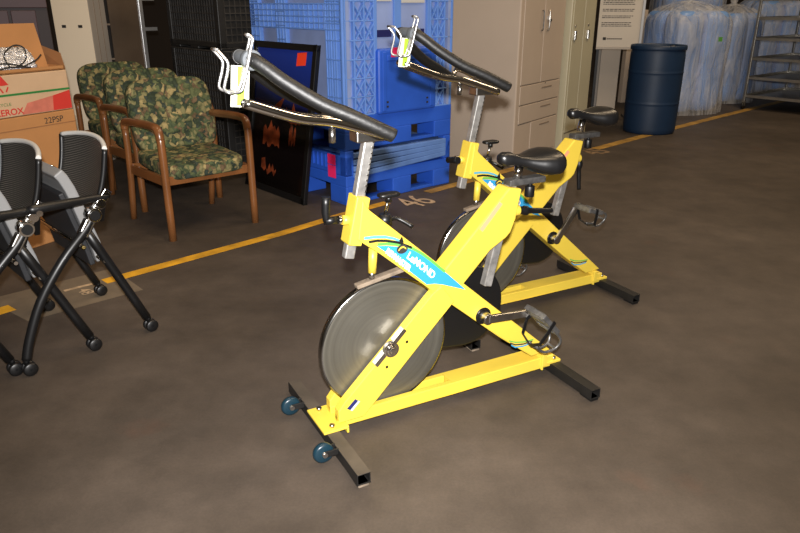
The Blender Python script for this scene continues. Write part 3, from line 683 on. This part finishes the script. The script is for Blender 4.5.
for x in (.0, W_ - .07):
    for y in (0, D_ - .07): MB().b2((x, y, .20), (x + .07, y + .07, .372)).build('corner_post', M['blue'], t, .008)
flatpoly('pink_sticker', [(-.82, .27), (-.73, .27), (-.73, .345 - .005), (-.82, .345 - .005)], bw(0, 0, 0) * 0, (0, -1, 0), (0, 0, 1), M['hotpink'], t).location = (-.0125, -.63, -.005)
flatpoly('pink_sticker', [(-.82, .17), (-.73, .17), (-.73, .255), (-.82, .255)], (0, 0, 0), (0, -1, 0), (0, 0, 1), M['hotpink'], t).location = (-.0125, -.63, .005)

t = thing('bulk_bin', 'tall upright blue plastic bin with ribbed walls, set on top of the collapsed bin', 'bin', BP + Vector((0, 0, .372)), BR, 'stacked blue bins')
pallet_base(t, 0, W_, D_, M['blue'], .115, .11)
H0, H1 = .225, 1.05
MB().b2((.03, .0, H0), (.055, D_, H1)).build('side_wall', M['blue_panel'], t)
MB().b2((W_ - .055, 0, H0), (W_ - .03, D_, H1)).build('side_wall', M['blue_panel'], t)
MB().b2((.03, D_ - .055, H0), (W_ - .03, D_ - .03, H1)).build('end_wall', M['blue_panel'], t)
MB().b2((.03, .03, H0), (W_ - .03, .055, H1)).build('end_wall', M['blue_panel'], t)
mb = MB()      # left face ribs
def lat(face, *a, **k): lattice(mb, face, *a, **k)
def L_(u0, u1, z0, z1, du, dz):
    def put(ua, ub, za, zb): mb.b2((.0, ua, za), (.035, ub, zb))
    if du:
        n = max(1, round((u1 - u0) / du))
        for i in range(n + 1): u = u0 + (u1 - u0) * i / n; put(u - .006, u + .006, z0, z1)
    if dz:
        n = max(1, round((z1 - z0) / dz))
        for i in range(n + 1): z = z0 + (z1 - z0) * i / n; put(u0, u1, z - .005, z + .005)
L_(.02, .18, H0, H1, .055, .115); L_(D_ - .13, D_ - .02, H0, H1, .06, .115)
L_(.66, .77, H0, H1, .037, .09)
L_(.02, D_ - .02, .76, .915, .058, .039)
L_(.02, D_ - .02, .235, .275, .05, .04)
mb.b2((.005, .10, H0), (.03, .125, H1)); mb.b2((.005, .155, H0), (.03, .185, H1)); mb.b2((.0, 0, H1 - .05), (.05, D_, H1)); mb.b2((.004, .0, H0), (.03, .03, H1)); mb.b2((.004, .69, H0), (.03, .71, H1)); mb.b2((.004, .735, H0), (.03, .75, H1))
mb.build('rib_lattice', M['blue_lattice'], t, .003)
mb = MB()      # right face ribs
def R_(u0, u1, z0, z1, du, dz):
    def put(ua, ub, za, zb): mb.b2((ua, .0, za), (ub, .035, zb))
    if du:
        n = max(1, round((u1 - u0) / du))
        for i in range(n + 1): u = u0 + (u1 - u0) * i / n; put(u - .006, u + .006, z0, z1)
    if dz:
        n = max(1, round((z1 - z0) / dz))
        for i in range(n + 1): z = z0 + (z1 - z0) * i / n; put(u0, u1, z - .005, z + .005)
R_(.015, .26, H0, H1, .0817, .115); R_(W_ - .22, W_ - .015, H0, H1, .0683, .115)
for k in range(7):
    z0 = H0 + .115 * k; z1 = min(z0 + .115, H1)
    for a, b in ((.10, .18), (.18, .26), (W_ - .22, W_ - .15), (W_ - .15, W_ - .085)):
        mb.bar((a, .016, z0), (b, .016, z1), .028, .008, (0, 0, 1)); mb.bar((b, .016, z0), (a, .016, z1), .028, .008, (0, 0, 1))
mb.b2((.0, .004, H0), (.045, .03, H1)); mb.b2((.26, .004, H0), (.285, .03, H1)); mb.b2((W_ - .05, .004, H0), (W_, .03, H1)); mb.b2((W_ - .245, .004, H0), (W_ - .22, .03, H1)); mb.b2((.0, .0, H1 - .05), (W_, .05, H1))
mb.b2((.44, .012, .64), (.50, .03, H1))
mb.build('rib_lattice', M['blue_lattice'], t, .003)
dr = MB().b2((.27, -.028, .215), (.80, .03, .64)).build('drop_door', M['blue'], t, .02, 3)
mb = MB().b2((.30, -.033, .235), (.335, -.02, .62)).b2((.735, -.033, .235), (.77, -.02, .62)).b2((.34, -.034, .56), (.73, -.02, .60)); mb.build('door_ribs', M['blue'], dr, .006)
mb = MB()
for x in (.335, .70):
    for z in (.26, .29): mb.b2((x, -.036, z), (x + .012, -.026, z + .012))
mb.build('door_slots', M['ink'], dr)
flatpoly('pink_sticker', [(.37, .585), (.49, .585), (.49, .645), (.37, .645)], (0, -.0345, 0), (1, 0, 0), (0, 0, 1), M['hotpink'], dr)
mb = MB()
for x0, x1, z0, z1 in ((.30, .425, .71, .755), (.51, .72, .71, .755)): mb.b2((x0, .024, z0), (x1, .034, z1))
mb.build('wall_slots', M['navyprint'], t)
mb = MB()
for x0, x1, z0, z1 in ((.30, .425, .93, .985), (.51, .72, .92, .975)): mb.b2((x0, .02, z0), (x1, .034, z1))
mb.build('label_holder', M['lightgrey'], t, .003)['label'] = 'pale blank card strips'

# ------------------------------------------------------------------ framed picture leaning on the bin
pw, ph, lean = .80, 1.05, R(9.0)
t = thing('framed_picture', 'large black framed picture with dark print leaning against the blue bin', 'picture', bw(-.205, .20, 0), BR)
def pq(u, w_, d=0): return (math.sin(lean) * w_ - d * math.cos(lean), u, math.cos(lean) * w_ + d * math.sin(lean))
def pbar(mb, u0, w0, u1, w1, wd, th):
    mb.bar(pq(u0, w0), pq(u1, w1), wd, th, Vector(pq(0, 0, 1)) - Vector(pq(0, 0)))
fr = MB(); f = .022
pbar(fr, 0, f, pw, f, .044, .03); pbar(fr, 0, ph - f, pw, ph - f, .044, .03); pbar(fr, f, 0, f, ph, .044, .03); pbar(fr, pw - f, 0, pw - f, ph, .044, .03)
fr.build('frame', M['black'], t, .003)
ar = MB().bar(pq(.03, ph / 2), pq(pw - .03, ph / 2), ph - .06, .008, Vector(pq(0, 0, 1)) - Vector(pq(0, 0))).build('print', M['art'], t)
pn = Vector(pq(0, 0, 1)) - Vector(pq(0, 0)); pu = Vector((0, -1, 0)); pvv = Vector(pq(0, 1)) - Vector(pq(0, 0))
def pp(name, pts, m, lift=.001): return flatpoly(name, [(-a, b) for a, b in pts], Vector(pq(0, 0, .0045)), pu, pvv, m, ar, lift=lift)
random.seed(3)
def blob(a0, a1, b0, b1):
    n = 9; lo = [(a0 + (a1 - a0) * i / n, b0 + random.uniform(0, .05)) for i in range(n + 1)]; hi = [(a0 + (a1 - a0) * i / n, b1 - random.uniform(0, .10)) for i in range(n + 1)]
    return band(hi, lo)
for q in ((.38, .60, .32, .53), (.40, .60, .12, .25), (.12, .32, .50, .68), (.18, .26, .36, .52)):
    pp('painted_shape', blob(*q), M['rust_paint'])
pp('painted_shape', [(.56, .56), (.44, .64), (.34, .70), (.40, .60)], M['rust_paint'])
pp('red_sticker', [(.235, .905), (.125, .915), (.12, 1.0), (.23, .99)], M['redsticker'], .002)

# ------------------------------------------------------------------ black crates behind
CP = Vector((-1.38, 5.56, 0))
def black_crate(z, Hc, label):
    t = thing('bulk_crate', label, 'crate', CP + Vector((0, 0, z)), BR, 'stacked black crates'); Wc, Dc = .95, .92
    pallet_base(t, 0, Wc, Dc, M['crate'], .02, .04)
    MB().b2((.02, .02, .06), (.04, Dc - .02, Hc)).build('side_wall', M['crate'], t); MB().b2((.02, .02, .06), (Wc - .02, .04, Hc)).build('end_wall', M['crate'], t)
    MB().b2((Wc - .04, .02, .06), (Wc - .02, Dc - .02, Hc)).build('side_wall', M['crate'], t); MB().b2((.02, Dc - .04, .06), (Wc - .02, Dc - .02, Hc)).build('end_wall', M['crate'], t)
    mb = MB(); n = 20
    for i in range(n + 1):
        u = .02 + (Dc - .04) * i / n; mb.b2((.012, u - .003, .06), (.024, u + .003, Hc)); u = .02 + (Wc - .04) * i / n; mb.b2((u - .003, .012, .06), (u + .003, .024, Hc))
    k = int((Hc - .06) / .05)
    for i in range(k + 1):
        z_ = .06 + (Hc - .06) * i / k; mb.b2((.006, .02, z_ - .003), (.024, Dc - .02, z_ + .003)); mb.b2((.02, .006, z_ - .003), (Wc - .02, .024, z_ + .003))
    mb.build('rib_lattice', M['crate_rib'], t)
    for x in (0, Wc - .06):
        for y in (0, Dc - .06): MB().b2((x, y, .02), (x + .06, y + .06, Hc)).build('corner_post', M['crate'], t, .006)
    MB().b2((0, 0, Hc - .012), (.05, Dc, Hc)).b2((0, 0, Hc - .012), (Wc, .05, Hc)).b2((Wc - .05, 0, Hc - .012), (Wc, Dc, Hc)).b2((0, Dc - .05, Hc - .012), (Wc, Dc, Hc)).build('top_rim', M['crate_rib'], t, .005)
black_crate(0, .94, 'lower black ribbed plastic crate behind the floral armchairs')
black_crate(.944, .80, 'upper black ribbed crate stacked on the other black one beside the blue bin')

# ------------------------------------------------------------------ left background
CF = Vector((-1.875, 4.03, 0)); CA = R(62)          # right front corner of the boxes
def carton_parts(): pass
t = thing('cardboard_box', 'tall brown cardboard box at the bottom of the stack behind the folded chairs', 'box', CF, CA)
MB().b2((-.80, 0, 0), (0, .52, .725)).build('box_body', M['cardboard'], t, .006)
MB().b2((-.80, -.0015, .655), (0, .0, .66)).build('tape_seam', M['cardboard_dark'], t)
text('lettering', '22PSP', .046, (-.20, -.001, .668), (1, 0, 0), (0, 0, 1), M['ink'], t, sx=1.05)
t = thing('carton', 'pale carton with red corner and green stripe on top of the brown box', 'box', CF + Vector((0, 0, .728)), CA)
bd = MB().b2((-.80, .0, 0), (-.008, .50, .215)).build('carton_body', M['paperbox'], t, .006)
flatpoly('green_stripe', [(-.80, .108), (-.008, .108), (-.008, .119), (-.80, .119)], (0, 0, 0), (1, 0, 0), (0, 0, 1), M['green'], bd, lift=.0012)
flatpoly('red_panel', [(-.13, .005), (-.01, .005), (-.01, .105), (-.12, .085)], (0, 0, 0), (1, 0, 0), (0, 0, 1), M['red'], bd)
flatpoly('red_panel', [(-.32, .005), (-.13, .005), (-.12, .085), (-.28, .062)], (0, 0, 0), (1, 0, 0), (0, 0, 1), M['redfade'], bd)
flatpoly('red_panel', [(-.80, .165), (-.365, .165), (-.40, .212), (-.80, .212)], (0, 0, 0), (1, 0, 0), (0, 0, 1), M['red'], bd)
text('lettering', 'XEROX', .045, (-.475, -.001, .012), (1, 0, 0), (0, 0, 1), M['red'], bd, sx=1.1, bold=.001)
text('lettering', 'RECYCLE', .022, (-.48, -.001, .06), (1, 0, 0), (0, 0, 1), M['green'], bd, sx=1.2)
for k in range(3):
    a = R(90 + 120 * k); c, s_ = math.cos(a), math.sin(a); cx_, cz_ = -.395 + .018 * c, .150 + .018 * s_
    tx, tz = -s_, c
    flatpoly('recycling_mark', [(cx_ + tx * .016 - c * .004, cz_ + tz * .016 - s_ * .004), (cx_ + tx * .016 + c * .004, cz_ + tz * .016 + s_ * .004), (cx_ - tx * .012 + c * .004, cz_ - tz * .012 + s_ * .004), (cx_ - tx * .012 - c * .004, cz_ - tz * .012 - s_ * .004)], (0, 0, 0), (1, 0, 0), (0, 0, 1), M['red'], bd, lift=.0012)
t = thing('open_box', 'open cardboard box with raised flaps on top of the stack, foil wrap inside', 'box', CF + Vector((0, .0, .945)), CA)
MB().b2((-.80, .48, 0), (-.01, .49, .20)).b2((-.80, .005, 0), (-.01, .49, .008)).b2((-.80, .005, 0), (-.01, .013, .022)).b2((-.02, .005, 0), (-.01, .49, .022)).build('box_body', M['cardboard'], t)
MB().bar((-.80, .17, .125), (-.02, .17, .125), .012, .24, (0, .25, 1)).build('flap', M['cardboard'], t)
mb = MB(); mb.add([(-.012, .005, .008), (-.012, .40, .008), (.03, .36, .15), (.03, .08, .085)], [(0, 1, 2, 3)]); mb.build('flap', M['cardboard_dark'], t, solid=.006)
random.seed(5)
def wrap(u, q):
    x = -.80 + .64 * u; z = .012 + .105 * math.sin(q * math.pi * .5) ** .7
    return (x, .03 + .095 * q + .006 * random.uniform(-1, 1), z + .008 * random.uniform(-1, 1))
o = MB().grid(wrap, 40, 20).build('foil_wrap', M['foil'], None, solid=.004); o.location = CF + Vector((0, 0, .949)); o.rotation_euler = (0, 0, CA)
tag(o, 'crinkled silver bubble wrap lying in the open box', 'wrapping')
cbm = MB()
cbm.tube([(-.62, .0, .018), (-.52, -.010, .032), (-.42, .0, .020), (-.33, .01, .03), (-.22, .0, .022)], .004, 7)
cbm.tube([(-.58, .02, .024), (-.45, -.002, .045), (-.36, .01, .05), (-.25, .02, .030)], .004, 7)
cbm.tube([(-.33, .01, .028), (-.34, .03, .09), (-.27, .04, .135), (-.22, .03, .12), (-.23, .02, .06), (-.30, .0, .03)], .004, 7)
cbm.tube([(-.26, .0, .03), (-.17, .02, .055), (-.12, .04, .08)], .004, 7)
o = cbm.build('cable', M['ink']); o.location = CF + Vector((0, 0, .949)); o.rotation_euler = (0, 0, CA); tag(o, 'thin black cable coiled over the rim of the open box', 'cable')

t = thing('wooden_cabinet', 'dark maroon cabinet behind the cardboard boxes', 'cabinet', (-2.81, 5.87, 0), R(30))
MB().b2((-1.3, .02, 0), (0, .22, 1.75)).build('cabinet_body', M['maroon_dark'], t, .004)
MB().b2((-1.3, 0, 1.255), (0, .03, 1.75)).build('top_rail', M['maroon'], t, .004)
for x0, x1 in ((-1.28, -.78), (-.76, -.285), (-.265, -.09)): MB().b2((x0, .008, .05), (x1, .03, 1.235)).build('door_panel', M['maroon'], t, .004)
KP = Vector((-2.52, 5.95, 0))
t = thing('metal_cabinet', 'cream and grey metal cabinet with two slots, between maroon cabinet and glass door', 'cabinet', KP, R(-6))
MB().b2((-.31, .006, 0), (0, .27, 1.9)).build('cabinet_body', M['greypaint'], t, .006)
cp = MB().b2((-.31, -.004, .0), (.0, .006, 1.9)).build('front_panel', M['cream'], t, .002); cp['label'] = 'cream front panel'
for x in (-.245, -.105): MB().b2((x, -.006, 1.10), (x + .035, -.003, 1.122)).build('slot', M['ink'], cp)
MB().b2((-.003, .09, 0), (.003, .095, 1.9)).b2((-.003, .18, 0), (.003, .185, 1.9)).build('side_seam', M['cabline'], t)
t = thing('glass_cabinet', 'dark glass door cabinet with aluminium edge behind the rear armchair', 'cabinet', (-2.40, 6.82, 0), BR)
MB().b2((-.42, .04, 0), (0, .45, 1.9)).build('cabinet_body', M['dark'], t)
gd = MB().b2((-.30, .0, .05), (-.02, .012, 1.88)).build('glass_door', M['glass'], t)
MB().b2((-.025, -.02, .0), (.012, .03, 1.9)).build('door_frame', M['alu'], gd, .003)
for z in (.80, 1.10): MB().b2((-.42, .0, z), (-.30, .04, z + .015)).build('shelf_edge', M['cabline'], t)
for z in (1.045, 1.31): MB().b2((.012, .0, z), (.135, .03, z + .03)).build('bracket', M['alu'], t)

# ------------------------------------------------------------------ right background: cabinets
KC = Vector((.943, 5.725, 0)); KA = R(54)
t = thing('storage_cabinet', 'tall tan metal cabinet with double doors and drawers beside the blue bins', 'cabinet', KC, KA)
MB().b2((0, 0, 0), (.86, .72, 1.9)).build('cabinet_body', M['tan'], t, .012, 3)
for x0, x1 in ((.045, .215), (.222, .80)): pass
dl = MB().b2((.06, -.006, .66), (.425, .004, 1.86)).build('door', M['tan'], t, .003)
MB().tube([(.375, -.006, 1.08), (.375, -.022, 1.09), (.375, -.022, 1.22), (.375, -.006, 1.23)], .005, 8).build('handle', M['slider'], dl)
dr_ = MB().b2((.430, -.006, .66), (.815, .004, 1.86)).build('door', M['tan'], t, .003)
ph_ = MB().tube([(.49, -.006, 1.08), (.49, -.022, 1.09), (.49, -.022, 1.22), (.49, -.006, 1.23)], .006, 8).b2((.475, -.02, 1.16), (.505, -.004, 1.19)).build('handle', M['dull_chrome'], dr_)
MB().b2((.53, -.012, 1.145), (.56, -.005, 1.165)).build('lock', M['ink'], dr_)
MB().b2((.52, -.008, .64), (.53, -.004, .65)).build('keyhole', M['ink'], t)
for z0, z1 in ((.50, .65), (.345, .49), (.05, .335)):
    d_ = MB().b2((.30 if z1 < .34 else .06, -.006, z0), (.815, .004, z1)).build('drawer', M['tan'], t, .003)
    MB().b2((.46, -.009, z1 - .045), (.66, -.004, z1 - .035)).build('pull', M['cabline'], d_)
MB().b2((.06, -.001, .652), (.815, .001, .658)).b2((.06, -.001, .492), (.815, .001, .498)).b2((.06, -.001, .337), (.815, .001, .343)).build('drawer_gap', M['cabline'], t)
t = thing('storage_cabinet', 'khaki metal locker cabinet beside the white notice board', 'cabinet', KC + Matrix.Rotation(KA, 3, 'Z') @ Vector((.885, -.05, 0)), KA)
MB().b2((0, 0, 0), (.56, .50, 1.9)).build('cabinet_body', M['khaki'], t, .008)
for x0, x1, hx in ((.03, .275, .06), (.283, .53, .36)):
    d_ = MB().b2((x0, -.006, .16), (x1, .004, 1.87)).build('door', M['khaki'], t, .003)
    MB().b2((hx, -.020, .98), (hx + .035, -.004, 1.06)).cyl((hx + .018, -.004, 1.10), (hx + .018, -.012, 1.10), .012, n=10).build('latch', M['dull_chrome'], d_, .003)
MB().b2((.03, -.001, .148), (.53, .001, .155)).build('plinth_gap', M['cabline'], t)

# ------------------------------------------------------------------ sign, column
t = thing('notice_board', 'white notice board with printed paragraphs beside the khaki cabinet', 'sign', (2.46, 8.18, .82), R(-8))
bd = MB().b2((-.235, 0, 0), (.225, .02, .95)).build('panel', M['white'], t, .003)
MB().b2((.225, -.012, -.01), (.255, .03, .96)).build('frame_edge', M['alu'], t, .003)
MB().b2((-.235, -.006, -.025), (.225, .03, .0)).build('bottom_rail', M['greypaint'], t)
random.seed(11); mb = MB(); z = .485
for para in range(7):
    for ln in range(2 if para % 3 else 3):
        x = -.20; end = random.uniform(.10, .19)
        while x < end:
            wdt = random.uniform(.012, .04); mb.b2((x, -.0015, z), (min(x + wdt, end), .0, z + .0075)); x += wdt + .008
        z -= .018
    z -= .034
    if z < .17: break
mb.build('printed_lines', M['ink'], bd)
mb = MB().b2((-.17, -.0015, .075), (-.135, 0, .105)); x = -.125
while x < .03: mb.b2((x, -.0015, .083), (x + .016, 0, .094)); x += .021
mb.build('printed_logo', M['ink'], bd)
for x in (-.225, .20): MB().b2((x, .0205, -.82), (x + .03, .045, .6)).b2((x - .01, .0205, -.82), (x + .04, .40, -.80)).build('leg', M['black'], t)
t = struct(MB().b2((2.42, 8.66, 0), (2.65, 8.68, 4.9)).b2((2.53, 8.68, 0), (2.54, 8.86, 4.9)).b2((2.42, 8.86, 0), (2.65, 8.88, 4.9)).build('trim_1', M['greypaint']))
t = thing('cardboard_sheet', 'tan flat cardboard standing behind the drum near the grey column', 'cardboard', (3.17, 9.72, 0), R(20))
MB().b2((-.14, 0, .0), (.14, .08, 1.2)).build('panel_board', M['tan'], t, .004)

# ------------------------------------------------------------------ drum
t = thing('plastic_drum', 'dark blue plastic drum standing on the yellow floor line', 'drum', (2.668, 7.45, 0), 0)
t.scale = (.955, .955, 1.065)
MB().lathe((0, 0, 0), [(0, 0), (.262, 0), (.274, .015), (.278, .05), (.282, .20), (.283, .27), (.283, .285), (.286, .29), (.286, .297), (.283, .302), (.283, .318), (.284, .45), (.284, .56), (.284, .575), (.287, .58), (.287, .588), (.284, .593), (.284, .61), (.283, .74), (.276, .79), (.272, .80)], 48).build('drum_body', M['drum'], t)
MB().lathe((0, 0, .79), [(.262, .0), (.287, .0), (.291, .01), (.291, .032), (.285, .042), (.276, .042), (.270, .030), (.268, .008)], 48).build('rim', M['drum'], t)
ld_ = MB().lathe((0, 0, .80), [(.270, .0), (.270, .008), (.0, .008)], 48).build('lid', M['drum'], t)
MB().cyl((.17, .05, .806), (.17, .05, .822), .035).cyl((-.16, -.06, .806), (-.16, -.06, .822), .03).build('bung', M['black'], ld_)

# ------------------------------------------------------------------ plastic-bagged stacks
def bag(loc, rx, ry, h, label, seed, ang=0, tip=.16):
    rnd = random.Random(seed); t = thing('bagged_stack', label, 'bagged goods', loc, ang, 'stacks of blue goods in clear bags')
    mb = MB()
    nl = 1
    for k in range(nl):
        z0 = .02 + (h - .12) * k / nl; z1 = .02 + (h - .12) * (k + 1) / nl
        for i in (-1, 1):
            for j in (-1, 1): mb.sq((i * rx * .43, j * ry * .43, (z0 + z1) / 2), (rx * .44, ry * .44, (z1 - z0) * .5), .3, .55, 16, 14)
    mb.build('blue_contents', M['bluefill'], t)['kind'] = 'stuff'
    ph = [rnd.uniform(0, 6.28) for _ in range(8)]
    def f(u, q):
        a = u * 2 * math.pi; z = h * q
        if q > .80: k = 1 - ((q - .80) / .20) ** 2.2 * .72
        else: k = 1
        wob = 1 + .035 * math.sin(3 * a + ph[0] + 3 * q) + .02 * math.sin(7 * a + ph[1] + 6 * q) + .018 * math.sin(13 * a + ph[2] - 5 * q) + .02 * math.sin(11 * q + ph[3] + a)
        g = lambda c: math.copysign(abs(c) ** .62, c)
        fl_ = 1.03 + .05 * (1 - q) ** 6
        return (rx * g(math.cos(a)) * k * wob * fl_, ry * g(math.sin(a)) * k * wob * fl_, .004 + z + (.02 * math.sin(5 * a + ph[4]) if .05 < q < .97 else 0))
    mb = MB().grid(f, 72, 36)
    mb.build('plastic_bag', M['film'], t)
    mb = MB().lathe((0, 0, h - .01), [(rx * .28, 0), (rx * .10, .03), (.05, .07), (.09, .12), (.11, tip)], 20); mb.build('bag_neck', M['film'], t)
    return t
b1 = bag((3.52, 8.98, 0), .45, .42, 1.30, 'clear plastic bag of blue goods directly behind the navy drum, with green sticker', 1, R(20))
flatpoly('green_sticker', [(0, 0), (.06, 0), (.06, .05), (0, .05)], (0.08, -.475, .86), (1, 0, 0), (0, 0, 1), M['greenprint'], b1)
bag((4.50, 9.95, 0), .36, .36, 1.26, 'narrow clear bag of blue goods between the large bag and the steel cart', 2, R(30))
bag((4.40, 11.3, 0), .50, .40, 1.62, 'taller clear bag of blue goods rising behind the two front bags', 3)
bag((5.66, 11.15, 0), .48, .42, 1.42, 'clear bag of blue goods seen through the shelves of the steel cart', 4)
bag((6.75, 11.35, 0), .48, .42, 1.40, 'clear bag of blue goods behind the cart at the far right edge', 6)

# ------------------------------------------------------------------ steel tray cart
t = thing('tray_cart', 'grey steel shelf cart with many trays at the right edge', 'cart', (4.43, 9.10, 0), R(-50))
cw, cdp = .78, 1.25
for x in (.012, cw - .012):
    for y in (.012, cdp - .012):
        MB().b2((x - .014, y - .014, .10), (x + .014, y + .014, 1.62)).build('post', M['steel'], t, .003)
        c = MB().b2((x - .02, y - .02, .085), (x + .02, y + .02, .10)).b2((x - .018, y - .014, .04), (x - .014, y + .014, .09)).b2((x + .014, y - .014, .04), (x + .018, y + .014, .09)).build('caster_fork', M['steel'], t)
        MB().lathe((x, y, .045), [(.006, -.013), (.040, -.013), (.045, -.008), (.045, .008), (.040, .013), (.006, .013)], 20, 'x').build('caster_wheel', M['black'], c)
for z in (.15, .375, .61, .85, 1.09, 1.31, 1.55):
    mb = MB().b2((.0, .0, z), (cw, cdp, z + .004)).b2((0, 0, z), (cw, .006, z + .035)).b2((0, cdp - .006, z), (cw, cdp, z + .035)).b2((0, 0, z), (.006, cdp, z + .035)).b2((cw - .006, 0, z), (cw, cdp, z + .035))
    mb.build('shelf', M['steel'], t, .002)
